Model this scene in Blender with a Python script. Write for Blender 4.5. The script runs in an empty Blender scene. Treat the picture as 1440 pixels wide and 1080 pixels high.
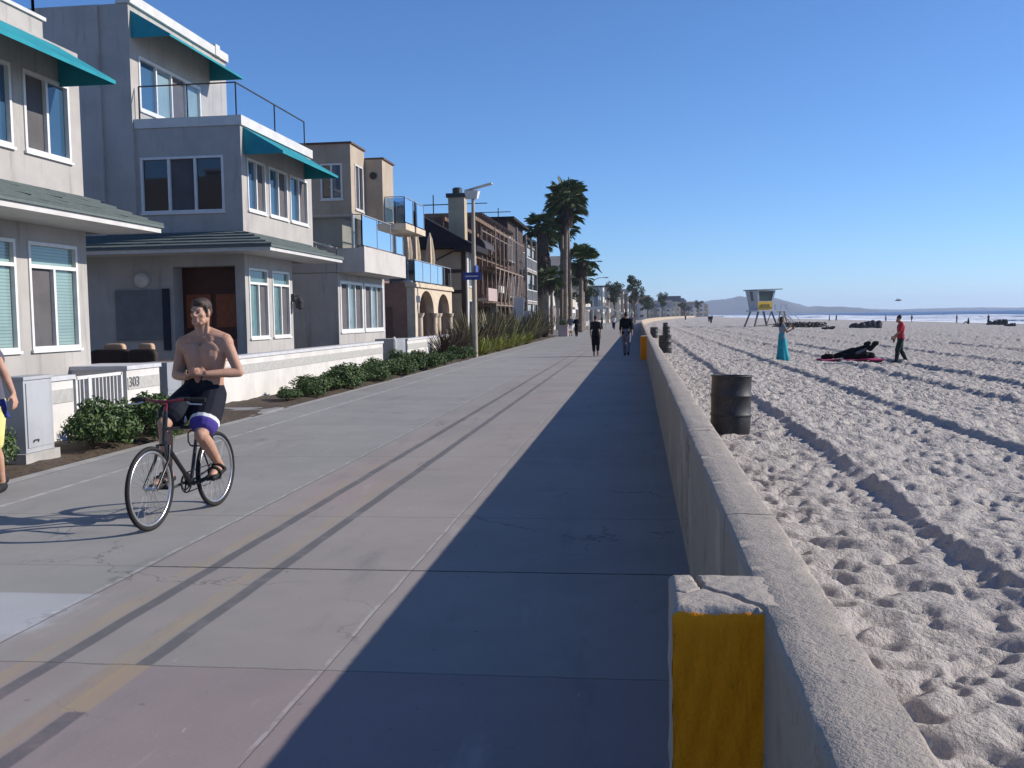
import bpy, math, random
import numpy as np
from mathutils import Vector, Matrix
R = math.radians
rnd = random.Random(7)
SC = bpy.context.scene
COL = SC.collection

# ------------------------------------------------------------------ camera
cam = bpy.data.objects.new('camera', bpy.data.cameras.new('camera'))
COL.objects.link(cam)
cam.data.sensor_width = 36.0
cam.data.lens = 35.0
cam.data.clip_start = 0.05
cam.data.clip_end = 30000
_F = Vector((-0.12593165, 0.98978127, -0.06688985))
_Rt = Vector((0.99201111, 0.12513663, -0.01596212))
_U = Vector((0.00742864, 0.06836561, 0.99763268))
cam.matrix_world = Matrix(((_Rt.x, _U.x, -_F.x, 0), (_Rt.y, _U.y, -_F.y, 0), (_Rt.z, _U.z, -_F.z, 1.68), (0, 0, 0, 1)))
SC.camera = cam

# ------------------------------------------------------------------ sky, sun, exposure
SUN_EL, SUN_AZ = R(26.6), R(77)          # azimuth from +Y (along the walk) towards +X (the sea)
world = bpy.data.worlds.new('World'); SC.world = world
world.use_nodes = True
_nt = world.node_tree
_sky = _nt.nodes.new('ShaderNodeTexSky')
_sky.sky_type = 'NISHITA'; _sky.sun_disc = False
_sky.sun_elevation = SUN_EL; _sky.sun_rotation = SUN_AZ
_sky.altitude = 0; _sky.air_density = 0.8; _sky.dust_density = 0.2; _sky.ozone_density = 9.0
_nt.links.new(_sky.outputs[0], _nt.nodes['Background'].inputs[0])
_nt.nodes['Background'].inputs[1].default_value = 0.13
_sl = bpy.data.lights.new('sun', 'SUN'); _sl.energy = 4.75; _sl.angle = R(0.5); _sl.color = (1.0, 0.925, 0.82)
sun = bpy.data.objects.new('sun', _sl); COL.objects.link(sun)
_sd = Vector((math.sin(SUN_AZ)*math.cos(SUN_EL), math.cos(SUN_AZ)*math.cos(SUN_EL), math.sin(SUN_EL)))
sun.rotation_euler = _sd.to_track_quat('Z', 'Y').to_euler()
SC.view_settings.view_transform = 'Standard'; SC.view_settings.look = 'None'
SC.view_settings.exposure = 0.3; SC.view_settings.gamma = 1.0
SC.view_settings.use_curve_mapping = False
try:
    SC.cycles.max_bounces = 6; SC.cycles.transparent_max_bounces = 24; SC.cycles.volume_bounces = 1
except Exception: pass

# ------------------------------------------------------------------ node helpers
class S:
    def __init__(s, b, k): s.b = b; s.k = k
    def __add__(s, o): return s.b.m('ADD', s, o)
    def __radd__(s, o): return s.b.m('ADD', s, o)
    def __sub__(s, o): return s.b.m('SUBTRACT', s, o)
    def __rsub__(s, o): return s.b.m('SUBTRACT', o, s)
    def __mul__(s, o): return s.b.m('MULTIPLY', s, o)
    def __rmul__(s, o): return s.b.m('MULTIPLY', s, o)
    def __truediv__(s, o): return s.b.m('DIVIDE', s, o)
class NB:
    def __init__(s, name):
        s.mat = bpy.data.materials.new(name); s.mat.use_nodes = True
        s.nt = s.mat.node_tree; s.bs = s.nt.nodes['Principled BSDF']
        g = s.nt.nodes.new('ShaderNodeNewGeometry'); s.pos = g.outputs['Position']; s.nrm = g.outputs['Normal']
        t = s.nt.nodes.new('ShaderNodeTexCoord'); s.obj = t.outputs['Object']
        s.info = None
    def put(s, sock, v):
        if isinstance(v, S): v = v.k
        if hasattr(v, 'is_output'): s.nt.links.new(v, sock)
        else:
            if isinstance(v, (tuple, list)) and len(v) == 3 and sock.type == 'RGBA': v = (*v, 1)
            sock.default_value = v
    def m(s, op, a, b=0.0, clamp=False):
        n = s.nt.nodes.new('ShaderNodeMath'); n.operation = op; n.use_clamp = clamp
        s.put(n.inputs[0], a); s.put(n.inputs[1], b); return S(s, n.outputs[0])
    def clamp(s, a): return s.m('ADD', a, 0.0, True)
    def xyz(s, v=None):
        n = s.nt.nodes.new('ShaderNodeSeparateXYZ'); s.put(n.inputs[0], v if v is not None else s.pos)
        return [S(s, o) for o in n.outputs]
    def vec(s, x, y, z):
        n = s.nt.nodes.new('ShaderNodeCombineXYZ')
        for i, q in enumerate((x, y, z)): s.put(n.inputs[i], q)
        return S(s, n.outputs[0])
    def noise(s, scale, detail=3, rough=.55, v=None, dist=0):
        n = s.nt.nodes.new('ShaderNodeTexNoise'); s.put(n.inputs['Vector'], v if v is not None else s.pos)
        n.inputs['Scale'].default_value = scale; n.inputs['Detail'].default_value = detail
        n.inputs['Roughness'].default_value = rough; n.inputs['Distortion'].default_value = dist
        return S(s, n.outputs['Fac'])
    def voro(s, scale, feat='DISTANCE_TO_EDGE', v=None):
        n = s.nt.nodes.new('ShaderNodeTexVoronoi'); n.feature = feat; n.inputs['Scale'].default_value = scale
        s.put(n.inputs['Vector'], v if v is not None else s.pos); return S(s, n.outputs['Distance'])
    def ramp(s, a, lo, hi):   # smooth 0..1
        n = s.nt.nodes.new('ShaderNodeMapRange'); n.interpolation_type = 'SMOOTHSTEP'
        s.put(n.inputs['Value'], a); s.put(n.inputs['From Min'], lo); s.put(n.inputs['From Max'], hi)
        return S(s, n.outputs['Result'])
    def band(s, a, c, w, soft=.2):   # 1 inside |a-c|<w/2
        d = s.m('ABSOLUTE', s.m('SUBTRACT', a, c)); return s.ramp(d, w/2*(1+soft), w/2*(1-soft))
    def mix(s, f, a, b):
        n = s.nt.nodes.new('ShaderNodeMix'); n.data_type = 'RGBA'
        s.put(n.inputs[0], f); s.put(n.inputs[6], a); s.put(n.inputs[7], b); return S(s, n.outputs[2])
    def bump(s, h, strength=.3, dist=.01):
        n = s.nt.nodes.new('ShaderNodeBump'); n.inputs['Strength'].default_value = strength
        n.inputs['Distance'].default_value = dist; s.put(n.inputs['Height'], h)
        s.nt.links.new(n.outputs[0], s.bs.inputs['Normal'])
    def fin(s, col, rough=.8, spec=.3, metal=0.0):
        s.put(s.bs.inputs['Base Color'], col); s.put(s.bs.inputs['Roughness'], rough)
        s.bs.inputs['Specular IOR Level'].default_value = spec; s.bs.inputs['Metallic'].default_value = metal
        return s.mat

MATS = {}
def M(name, a=None, b=None, scale=4.0, rough=.8, spec=.3, metal=0.0, bumps=0.0, bscale=60, bdist=.004, stain=0.0, contrast=(.35, .65)):
    if name in MATS: return MATS[name]
    n = NB(name)
    if b is None: b = tuple(c*.82 for c in a)
    f = n.ramp(n.noise(scale, 4, .6), *contrast)
    col = n.mix(f, a, b)
    if stain:   # drips and dirt with a shape of their own
        x, y, z = n.xyz()
        st = n.noise(1.0, 4, .65, n.vec(x*5, y*5, z*.45))
        col = n.mix(n.ramp(st, .52, .75)*stain, col, tuple(c*.55 for c in b))
    if bumps: n.bump(n.noise(bscale, 3, .6), bumps, bdist)
    MATS[name] = n.fin(col, rough, spec, metal)
    return MATS[name]

# ------------------------------------------------------------------ mesh helpers
class MB:
    def __init__(s): s.v = []; s.f = []; s.i = []; s.mi = 0
    def add(s, vs, fs):
        o = len(s.v); s.v += [tuple(p) for p in vs]; s.f += [tuple(k+o for k in q) for q in fs]; s.i += [s.mi]*len(fs)
    def quad(s, a, b, c, d): s.add([a, b, c, d], [(0, 1, 2, 3)])
    def tri(s, a, b, c): s.add([a, b, c], [(0, 1, 2)])
    def box(s, x0, x1, y0, y1, z0, z1, faces='all'):
        v = [(x0, y0, z0), (x1, y0, z0), (x1, y1, z0), (x0, y1, z0), (x0, y0, z1), (x1, y0, z1), (x1, y1, z1), (x0, y1, z1)]
        s.add(v, [(0, 3, 2, 1), (4, 5, 6, 7), (0, 1, 5, 4), (1, 2, 6, 5), (2, 3, 7, 6), (3, 0, 4, 7)])
    def bar(s, p, q, w, h=None, up=(0, 0, 1)):   # square bar from p to q
        p = Vector(p); q = Vector(q); h = h or w; d = (q-p).normalized(); u = Vector(up)
        if abs(d.dot(u)) > .98: u = Vector((1, 0, 0))
        a = d.cross(u).normalized()*w/2; b = a.cross(d).normalized()*h/2
        v = [p-a-b, p+a-b, p+a+b, p-a+b, q-a-b, q+a-b, q+a+b, q-a+b]
        s.add(v, [(0, 1, 2, 3)[::-1], (4, 5, 6, 7), (0, 1, 5, 4), (1, 2, 6, 5), (2, 3, 7, 6), (3, 0, 4, 7)])
    def tube(s, pts, r, n=8, cap=True):
        pts = [Vector(p) for p in pts]; rs = r if isinstance(r, (list, tuple)) else [r]*len(pts)
        up = Vector((0, 0, 1)); rings = []
        d0 = (pts[1]-pts[0]).normalized()
        a = d0.cross(up) if abs(d0.z) < .95 else d0.cross(Vector((1, 0, 0)))
        a.normalize()
        for k, p in enumerate(pts):
            d = (pts[min(k+1, len(pts)-1)]-pts[max(k-1, 0)]).normalized()
            a = (a-d*a.dot(d)).normalized(); b = d.cross(a)
            rings.append([p+(a*math.cos(2*math.pi*j/n)+b*math.sin(2*math.pi*j/n))*rs[k] for j in range(n)])
        v = [q for rg in rings for q in rg]; f = []
        for k in range(len(pts)-1):
            for j in range(n): f.append((k*n+j, k*n+(j+1) % n, (k+1)*n+(j+1) % n, (k+1)*n+j))
        if cap: f.append(tuple(range(n))[::-1]); f.append(tuple((len(pts)-1)*n+j for j in range(n)))
        s.add(v, f)
    def lathe(s, prof, c=(0, 0, 0), n=24, axis='z'):   # prof list of (r, t)
        c = Vector(c); v = []; f = []
        for r, t in prof:
            for j in range(n):
                x, y = r*math.cos(2*math.pi*j/n), r*math.sin(2*math.pi*j/n)
                p = (x, y, t) if axis == 'z' else ((t, x, y) if axis == 'x' else (x, t, y))
                v.append(c+Vector(p))
        for k in range(len(prof)-1):
            for j in range(n): f.append((k*n+j, k*n+(j+1) % n, (k+1)*n+(j+1) % n, (k+1)*n+j))
        f.append(tuple(range(n))[::-1]); f.append(tuple((len(prof)-1)*n+j for j in range(n)))
        s.add(v, f)
    def torus(s, c, ax, R0, r, n=48, m=8):
        c = Vector(c); ax = Vector(ax).normalized(); a = ax.orthogonal().normalized(); b = ax.cross(a); v = []; f = []
        for j in range(n):
            t = 2*math.pi*j/n; d = a*math.cos(t)+b*math.sin(t)
            for k in range(m):
                q = 2*math.pi*k/m; v.append(c+d*(R0+r*math.cos(q))+ax*r*math.sin(q))
        for j in range(n):
            for k in range(m): f.append((j*m+k, ((j+1) % n)*m+k, ((j+1) % n)*m+(k+1) % m, j*m+(k+1) % m))
        s.add(v, f)
    def cap(s, p, q, r0, r1, n=14):   # tapered capsule, closed
        p = Vector(p); q = Vector(q); d = q-p; L = d.length
        if L < 1e-6: d = Vector((0, 0, 1))
        else: d = d/L
        a = d.orthogonal().normalized(); b = d.cross(a); v = []; f = []; rings = []
        for k in range(5): t = -math.pi/2+math.pi/2*k/4; rings.append((p+d*r0*math.sin(t), max(r0*math.cos(t), 1e-4)))
        for k in range(5): t = math.pi/2*k/4; rings.append((q+d*r1*math.sin(t), max(r1*math.cos(t), 1e-4)))
        for c, r in rings:
            for j in range(n): v.append(c+(a*math.cos(2*math.pi*j/n)+b*math.sin(2*math.pi*j/n))*r)
        for k in range(len(rings)-1):
            for j in range(n): f.append((k*n+j, k*n+(j+1) % n, (k+1)*n+(j+1) % n, (k+1)*n+j))
        f.append(tuple(range(n))[::-1]); f.append(tuple((len(rings)-1)*n+j for j in range(n)))
        s.add(v, f)
    def ell(s, c, rad, mat=None, n=16, m=10):
        c = Vector(c); v = []; f = []
        for k in range(m+1):
            t = -math.pi/2+math.pi*k/m
            for j in range(n):
                q = 2*math.pi*j/n; p = Vector((rad[0]*max(math.cos(t), 1e-3)*math.cos(q), rad[1]*max(math.cos(t), 1e-3)*math.sin(q), rad[2]*math.sin(t)))
                v.append(c+(mat @ p if mat is not None else p))
        for k in range(m):
            for j in range(n): f.append((k*n+j, k*n+(j+1) % n, (k+1)*n+(j+1) % n, (k+1)*n+j))
        f.append(tuple(range(n))[::-1]); f.append(tuple(m*n+j for j in range(n)))
        s.add(v, f)
    def build(s, name, mat, parent=None, smooth=False, angle=40):
        o = V0 = origin(parent)
        me = bpy.data.meshes.new(name)
        me.from_pydata([(p[0]-o.x, p[1]-o.y, p[2]-o.z) for p in s.v], [], s.f)
        mats = mat if isinstance(mat, (list, tuple)) else [mat]
        for q in mats: me.materials.append(q)
        if len(mats) > 1: me.polygons.foreach_set('material_index', s.i)
        if smooth:
            me.polygons.foreach_set('use_smooth', [True]*len(me.polygons))
            if angle < 180: me.set_sharp_from_angle(angle=R(angle))
        me.update()
        return link(bpy.data.objects.new(name, me), parent)
def origin(p):
    o = Vector((0, 0, 0))
    while p is not None: o = o+p.location; p = p.parent
    return o
def link(ob, parent=None):
    COL.objects.link(ob)
    if parent is not None: ob.parent = parent
    return ob
def thing(name, label, cat, loc=(0, 0, 0), group=None):
    o = bpy.data.objects.new(name, None); o.location = loc; o.empty_display_size = .1; COL.objects.link(o)
    return tag(o, label, cat, group)
def tag(o, label, cat, group=None):
    o['label'] = label; o['category'] = cat
    if group: o['group'] = group
    return o
def struct(o, kind='structure'): o['kind'] = kind; return o
def move(o, loc): o.location = loc; return o
def dup(root, loc, rz=0.0, sc=1.0, label=None, group=None):
    c = root.copy(); COL.objects.link(c); c.location = loc; c.rotation_euler = (0, 0, rz)
    c.scale = (sc, sc, sc) if not isinstance(sc, tuple) else sc
    if label: c['label'] = label
    if group: c['group'] = group
    def rec(a, b):
        for ch in list(a.children):
            d = ch.copy(); COL.objects.link(d); d.parent = b; rec(ch, d)
    rec(root, c)
    return c
ORD = ['first', 'second', 'third', 'fourth', 'fifth', 'sixth', 'seventh', 'eighth', 'ninth', 'tenth', 'eleventh', 'twelfth', 'thirteenth', 'fourteenth', 'fifteenth', 'sixteenth', 'seventeenth', 'eighteenth', 'nineteenth', 'twentieth', 'twenty-first', 'twenty-second', 'twenty-third', 'twenty-fourth', 'twenty-fifth']
def bend(y):   # the shore and everything along it swings right beyond 120 m
    return 54*((y-120)/580)**2 if y > 120 else 0.0
def remesh(mb, name, voxel, mat, parent, smooth=6, matfn=None, keep=1.0):
    """union of closed shapes -> one continuous smooth surface"""
    me = bpy.data.meshes.new('tmp'); me.from_pydata([tuple(p) for p in mb.v], [], mb.f); me.update()
    ob = bpy.data.objects.new('tmp', me); COL.objects.link(ob)
    a = ob.modifiers.new('a', 'REMESH'); a.mode = 'VOXEL'; a.voxel_size = voxel; a.adaptivity = 0
    b = ob.modifiers.new('b', 'SMOOTH'); b.factor = .5; b.iterations = smooth
    dg = bpy.context.evaluated_depsgraph_get()
    res = bpy.data.meshes.new_from_object(ob.evaluated_get(dg), depsgraph=dg)
    bpy.data.objects.remove(ob); bpy.data.meshes.remove(me)
    res.name = name
    o = origin(parent); res.transform(Matrix.Translation(-o)); res.materials.clear()
    mats = mat if isinstance(mat, (list, tuple)) else [mat]
    for q in mats: res.materials.append(q)
    res.polygons.foreach_set('use_smooth', [True]*len(res.polygons))
    if matfn:
        for p in res.polygons: p.material_index = matfn(Vector(p.center)+o)
    return link(bpy.data.objects.new(name, res), parent)
# ------------------------------------------------------------------ ground materials
def boardwalk_mat():
    n = NB('boardwalk_concrete'); x, y, z = n.xyz()
    wob = (n.noise(1.2, 2)-.5)*.03
    xw = x+wob
    big = n.noise(.55, 4, .6); mid = n.noise(3.0, 5, .65); fine = n.noise(140, 2, .7); spk = n.noise(45, 3, .6)
    left = n.mix(mid, (.325, .315, .30), (.27, .262, .25))
    mid_c = n.mix(mid, (.335, .303, .282), (.272, .248, .232))
    right = n.mix(mid, (.335, .298, .275), (.272, .244, .226))  # wall-side strip, colour a touch warmer to offset the blue shade on it
    c = n.mix(n.ramp(xw, -3.385, -3.355), left, mid_c)
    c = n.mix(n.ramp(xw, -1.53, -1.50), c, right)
    # reddish slab poured nearest the camera
    red = n.ramp(y, 4.53, 4.50)*n.ramp(xw, -2.62, -2.58)*n.ramp(xw, .3, .2)
    c = n.mix(red*.6, c, n.mix(mid, (.30, .215, .22), (.245, .185, .19)))
    red2 = n.ramp(y, 4.53, 4.50)*n.band(xw, -2.95, .5, .2)
    c = n.mix(red2*.35, c, (.28, .20, .20))
    rpatch = n.ramp(n.noise(.5, 3, .6, n.vec(x*1.6, y*.35, 0)), .52, .7)*n.band(x, -2.6, 1.6, .5)
    c = n.mix(rpatch*.45, c, (.33, .245, .225))
    # pale cement smear on the left
    sm = n.ramp(y+(n.noise(2.5, 3)-.5)*.5, 4.6, 4.95)*n.ramp(y, 5.75, 5.70)*n.ramp(xw+(n.noise(4, 3)-.5)*.25, -3.25, -3.42)
    c = n.mix(sm*.7, c, (.47, .485, .51))
    c = n.mix(n.ramp(big, .35, .7)*.34, c, (.19, .18, .175))
    smu = n.noise(1.0, 6, .7, n.vec(x*2.4, y*.5, 7)); c = n.mix(n.ramp(smu, .55, .75)*.5, c, (.155, .15, .15)); c = n.mix(n.ramp(smu, .42, .28)*.35, c, (.45, .43, .41))
    # old yellow lane lines and the dark strips over them
    worn = n.ramp(n.noise(1.0, 5, .7, n.vec(x*7, y*1.6, 0)), .30, .60)
    for cx, w in ((-3.02, .12), (-2.55, .12)):
        near = n.ramp(y, 14.0, 4.0)
        c = n.mix(n.band(xw, cx, w, .3)*worn*(near*.32+.08), c, (.37, .285, .15))
    gap = n.ramp(y, 4.55, 4.52)*n.ramp(y, 3.93, 3.96)
    c = n.mix(gap*n.band(xw, -2.45, .13, .2)*.42, c, (.40, .30, .15))
    s1 = n.band(xw, -2.90, .088, .2); s2 = n.band(xw, -2.43, .088, .2)*(1-gap)
    c = n.mix(n.m('MAXIMUM', s1, s2)*(n.ramp(n.noise(3, 4, .7), .2, .55)*.35+.42)*n.ramp(y, 60, 15), c, (.085, .085, .095))
    wl = n.ramp(n.noise(5, 4, .7), .40, .60)
    c = n.mix(n.band(xw, -5.90, .06, .2)*(wl*.5+.15), c, (.55, .55, .55))
    c = n.mix(n.band(xw, -3.40, .025, .5)*wl*.4, c, (.55, .55, .55))
    c = n.mix(n.band(xw, -1.525, .02, .5)*wl*.4, c, (.52, .50, .50))
    # slab joints and cracks
    lj = n.m('MAXIMUM', n.band(xw, -3.37, .012, .4), n.band(xw, -1.51, .009, .4)*.6)
    yw = y+(n.noise(9, 3)-.5)*.03
    cj = n.band(yw, 6.42, .022, .3)*(n.ramp(xw, -3.39, -3.35)*.8+.25)
    cj2 = n.band(n.m('FRACT', (yw+.92)/3.65)*3.65, 1.8, .016, .4)*.45
    jt = n.clamp(lj*.55+cj+cj2)
    c = n.mix(jt, c, (.045, .042, .04))
    ck = n.voro(.42, 'DISTANCE_TO_EDGE', n.vec(x+(n.noise(2.2, 4)-.5)*.9, y+(n.noise(2.7, 4)-.5)*.9, 0))
    ckm = n.ramp(ck, .006, .001)*n.ramp(n.noise(.5, 2), .5, .6)
    c = n.mix(ckm*.6, c, (.09, .085, .08))
    # scrapes, gum, speckle
    scr = n.ramp(n.noise(6, 3, .6, n.vec(x*2.2, y*.55, 3)), .69, .74)*n.ramp(n.noise(.8, 2), .42, .62)
    c = n.mix(scr*.5, c, (.46, .44, .43))
    gum = n.ramp(n.noise(13, 1, .4), .76, .79)
    c = n.mix(gum*.45, c, (.12, .115, .11))
    c = n.mix(n.ramp(fine, .45, .75)*.35, c, (.17, .165, .16))
    c = n.mix(n.ramp(spk, .6, .75)*.2, c, (.44, .42, .41))
    n.bump(fine*.6+spk*.6-jt*3, .35, .003)
    return n.fin(c, .85, .25)
def sand_mat():
    n = NB('beach_sand'); x, y, z = n.xyz()
    a = n.noise(1.6, 5, .6); g = n.noise(260, 2, .7); b = n.noise(7, 4, .65)
    c = n.mix(a, (.50, .455, .415), (.42, .38, .345))
    c = n.mix(n.ramp(b, .58, .75)*.4, c, (.28, .24, .21))
    c = n.mix(n.ramp(g, .5, .75)*.35, c, (.28, .25, .235))
    wet = n.ramp(x, 62, 74)
    c = n.mix(wet*.7, c, (.16, .14, .125))
    far = n.ramp(y, 5, 26)
    h = (n.noise(5.5, 4, .62)*1.2+n.noise(1.0, 4, .6, n.vec(x*5.5, y*1.6, 0))*1.6)*far*1.9+n.noise(28, 3, .6)*.5+g*.08
    n.bump(h, .95, .075)
    return n.fin(c, .92, .15)
def wall_mat():
    n = NB('sea_wall_concrete'); x, y, z = n.xyz()
    a = n.noise(2.4, 5, .65); f = n.noise(120, 3, .7); sp = n.noise(38, 4, .65)
    c = n.mix(a, (.42, .365, .31), (.315, .275, .235))
    c = n.mix(n.ramp(sp, .57, .72)*.45, c, (.19, .18, .175))
    c = n.mix(n.ramp(f, .55, .75)*.4, c, (.20, .19, .185))
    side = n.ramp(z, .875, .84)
    # paler blotches and streaks on the walk side
    streak = n.ramp(n.noise(1.0, 3, .6, n.vec(0, y*1.5+(n.noise(3, 3)-.5)*.8, z*.9)), .57, .62)
    c = n.mix(side*streak*.7, c, (.60, .54, .45))
    dk = n.ramp(n.noise(1.0, 3, .6, n.vec(4, y*1.4, z*1.3)), .56, .64)
    c = n.mix(side*dk*.65, c, (.15, .135, .12))
    c = n.mix(side*.55, c, n.mix(n.noise(1.3, 4), (.47, .36, .245), (.33, .25, .17)))  # warm tint mixed into the sides to offset the blue shade there
    crk = n.voro(.9, 'DISTANCE_TO_EDGE', n.vec(x*.6+(n.noise(3, 3)-.5)*.8, y*.55+(n.noise(3.4, 3)-.5)*.8, 0))
    cm = n.ramp(crk, .010, .002)*n.ramp(n.noise(.7, 2), .5, .62)
    c = n.mix(cm*.8, c, (.07, .065, .06))
    ys = n.ramp(n.m('FRACT', n.m('ADD', y+(n.noise(14, 3)-.5)*.05, 2.2)/3.05)*3.05, .016, .006)
    c = n.mix(ys*.8, c, (.06, .055, .05))
    tp = n.noise(5.5, 5, .7); c = n.mix(n.ramp(tp, .56, .72)*.45, c, (.20, .18, .16)); c = n.mix(n.ramp(n.noise(17, 2, .5), .70, .74)*.6, c, (.10, .09, .08)); c = n.mix(n.ramp(tp, .42, .3)*.3, c, (.52, .48, .43))
    n.bump(sp*1.3+f*.9-cm*2-ys*3+n.noise(9, 3)*1.5, .7, .007)
    return n.fin(c, .9, .2)
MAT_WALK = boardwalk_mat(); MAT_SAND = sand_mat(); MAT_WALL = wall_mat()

# ------------------------------------------------------------------ boardwalk, ground
def strip(name, xs_, ys_, zf, mat, kind='structure', smooth=False):
    mb = MB(); nx = len(xs_)
    for y in ys_:
        for x in xs_: mb.v.append((x+bend(y), y, zf(x, y)))
    for j in range(len(ys_)-1):
        for i in range(nx-1):
            mb.f.append((j*nx+i, j*nx+i+1, (j+1)*nx+i+1, (j+1)*nx+i)); mb.i.append(0)
    return struct(mb.build(name, mat, None, smooth, 180), kind)
YS = [-14, -6, 0, 3, 6, 10, 15, 20, 30, 40, 60, 80, 100, 120, 150, 180, 220, 260, 320, 400, 500, 600, 760]
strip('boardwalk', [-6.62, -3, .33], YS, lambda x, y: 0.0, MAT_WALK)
strip('kerb', [-6.80, -6.615], YS, lambda x, y: .004, M('kerb_concrete', (.40, .385, .36), (.31, .30, .285), 3, bumps=.3))
def soil_z(x, y):
    return .0 + .05*math.sin(x*3.1+y*1.7)*math.sin(y*2.3) + (.03 if -8.3 < x < -6.95 else -.03)
strip('planting_bed', [-8.7, -8.3, -7.9, -7.5, -7.1, -6.85, -6.72], list(np.arange(-6, 88, .4)), soil_z,
      M('bed_soil', (.115, .085, .06), (.06, .045, .033), 14, bumps=.7, bscale=40, bdist=.02), smooth=True)
gm = MB(); gm.quad((-6000, -700, -.06), (-6.7, -700, -.06), (-6.7, 120, -.06), (-6000, 120, -.06))
for a, b in zip(YS[13:-1], YS[14:]):
    gm.quad((-6000, a, -.06), (-6.7+bend(a), a, -.06), (-6.7+bend(b), b, -.06), (-6000, b, -.06))
gm.quad((-6000, 760, -.06), (58, 760, -.06), (110, 7000, -.06), (-6000, 7000, -.06))
struct(gm.build('ground', M('ground_paving', (.24, .23, .22), (.17, .165, .16), 2)))

# ------------------------------------------------------------------ sand with footprints, tyre ledges and ridges
rs = np.random.RandomState(3)
TX, TY, TS = 12.8, 25.6, .02
NX, NY = int(TX/TS), int(TY/TS)
tile = np.zeros((NX, NY), np.float32)
def stamp(cx, cy, L, Wd, ang, dep):
    r = int(L*1.5/TS)+2
    ii = np.arange(-r, r+1); gx, gy = np.meshgrid(ii*TS, ii*TS, indexing='ij')
    u = gx*math.cos(ang)+gy*math.sin(ang); v = -gx*math.sin(ang)+gy*math.cos(ang)
    d = np.sqrt((u/(L/2))**2+(v/(Wd/2))**2)
    k = -dep*np.clip(1-d**2, 0, None)**.6 + dep*.42*np.exp(-((d-1.25)/.28)**2)
    ix = (int(cx/TS)+ii) % NX; iy = (int(cy/TS)+ii) % NY
    tile[np.ix_(ix, iy)] = np.minimum(tile[np.ix_(ix, iy)], -dep*(1-d**2))
for _ in range(16000):
    stamp(rs.rand()*TX, rs.rand()*TY, .14+.20*rs.rand()**1.6, .055+.06*rs.rand()**1.3, (rs.randn()*.55 if rs.rand() < .7 else rs.rand()*math.pi), .040+.062*rs.rand()**1.3)
for _ in range(700):
    stamp(rs.rand()*TX, rs.rand()*TY, .26+.12*rs.rand(), .12+.07*rs.rand(), rs.rand()*math.pi, .045+.025*rs.rand())
def smooth_noise(nx, ny, step, amp):
    a = rs.randn(nx//step, ny//step).astype(np.float32)
    f = np.fft.fft2(a)
    b = np.zeros((nx, ny), np.float32)
    gx = np.arange(nx)/step; gy = np.arange(ny)/step
    x0 = np.floor(gx).astype(int); y0 = np.floor(gy).astype(int)
    tx = (gx-x0)[:, None]; ty = (gy-y0)[None, :]; tx = tx*tx*(3-2*tx); ty = ty*ty*(3-2*ty)
    X0, X1, Y0, Y1 = x0 % a.shape[0], (x0+1) % a.shape[0], y0 % a.shape[1], (y0+1) % a.shape[1]
    return amp*((a[np.ix_(X0, Y0)]*(1-tx)+a[np.ix_(X1, Y0)]*tx)*(1-ty)+(a[np.ix_(X0, Y1)]*(1-tx)+a[np.ix_(X1, Y1)]*tx)*ty)
_wx = (smooth_noise(NX, NY, 16, 1.8)+smooth_noise(NX, NY, 8, .8)).astype(int); _wy = (smooth_noise(NX, NY, 16, 1.8)+smooth_noise(NX, NY, 8, .8)).astype(int)
_gx, _gy = np.meshgrid(np.arange(NX), np.arange(NY), indexing='ij')
tile = tile[(_gx+_wx) % NX, (_gy+_wy) % NY]*1.15
for _ in range(3): tile = (tile*2+np.roll(tile, 1, 0)+np.roll(tile, -1, 0)+np.roll(tile, 1, 1)+np.roll(tile, -1, 1))/6
tile += .034
tile += smooth_noise(NX, NY, 32, .014)+smooth_noise(NX, NY, 16, .010)+smooth_noise(NX, NY, 8, .006)+smooth_noise(NX, NY, 4, .003)
tile = np.clip(tile, -.10, .09)
def tile_at(x, y):
    gx = (x/TS); gy = (y/TS); x0 = np.floor(gx).astype(int); y0 = np.floor(gy).astype(int)
    tx = gx-x0; ty = gy-y0; X0, X1, Y0, Y1 = x0 % NX, (x0+1) % NX, y0 % NY, (y0+1) % NY
    return (tile[X0, Y0]*(1-tx)+tile[X1, Y0]*tx)*(1-ty)+(tile[X0, Y1]*(1-tx)+tile[X1, Y1]*tx)*ty
def nz(y, s, p=0):   # 1-D wobble
    return np.sin(y*s+p)*.5+np.sin(y*s*2.3+p*1.7+1)*.3+np.sin(y*s*5.1+p*.6+2)*.2
def ledge(x, y, c, h, w):   # steep face on the walk side, gentle fall on the sea side
    c = c+nz(y, .35, c)*.07+nz(y, 2.6, c)*.018; d = x-c
    return h*np.where(d < 0, np.clip(1+d/.13, 0, 1), np.clip(1-d/w, 0, 1))*(0.9+.15*nz(y, 1.3, c))
def sand_base(x, y):
    z = np.interp(x, [0, 2.2, 3, 6, 12, 20, 40, 60, 75, 90], [-.06, -.07, -.05, -.14, -.23, -.31, -.52, -.82, -1.22, -1.9])
    return z
def sand_h(x, y):
    z = sand_base(x, y)
    z = z+ledge(x, y, 2.35, .095, .9)+ledge(x, y, 4.75, .10, .8)+ledge(x, y, 7.4, .09, .9)+ledge(x, y, 9.3, .12, .8)+ledge(x, y, 13.2, .11, 1.2)+ledge(x, y, 18.0, .12, 1.2)+ledge(x, y, 25., .12, 1.5)
    am = np.clip(1-(x-40)/30, .15, 1)*(1-.3*np.exp(-((x-2.32)/.22)**2))*(1-.5*np.exp(-((x-4.72)/.2)**2))*np.clip(1.15-.15*(np.abs(x-.5)/.4), 1, 1)
    return z+am*tile_at(x, y)
ys = [-40, -20, -10, -5, -2, 0, .6]
y = 1.0
while y < 60: ys.append(y); y *= 1.0068
while y < 760: ys.append(y); y *= 1.028
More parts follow.
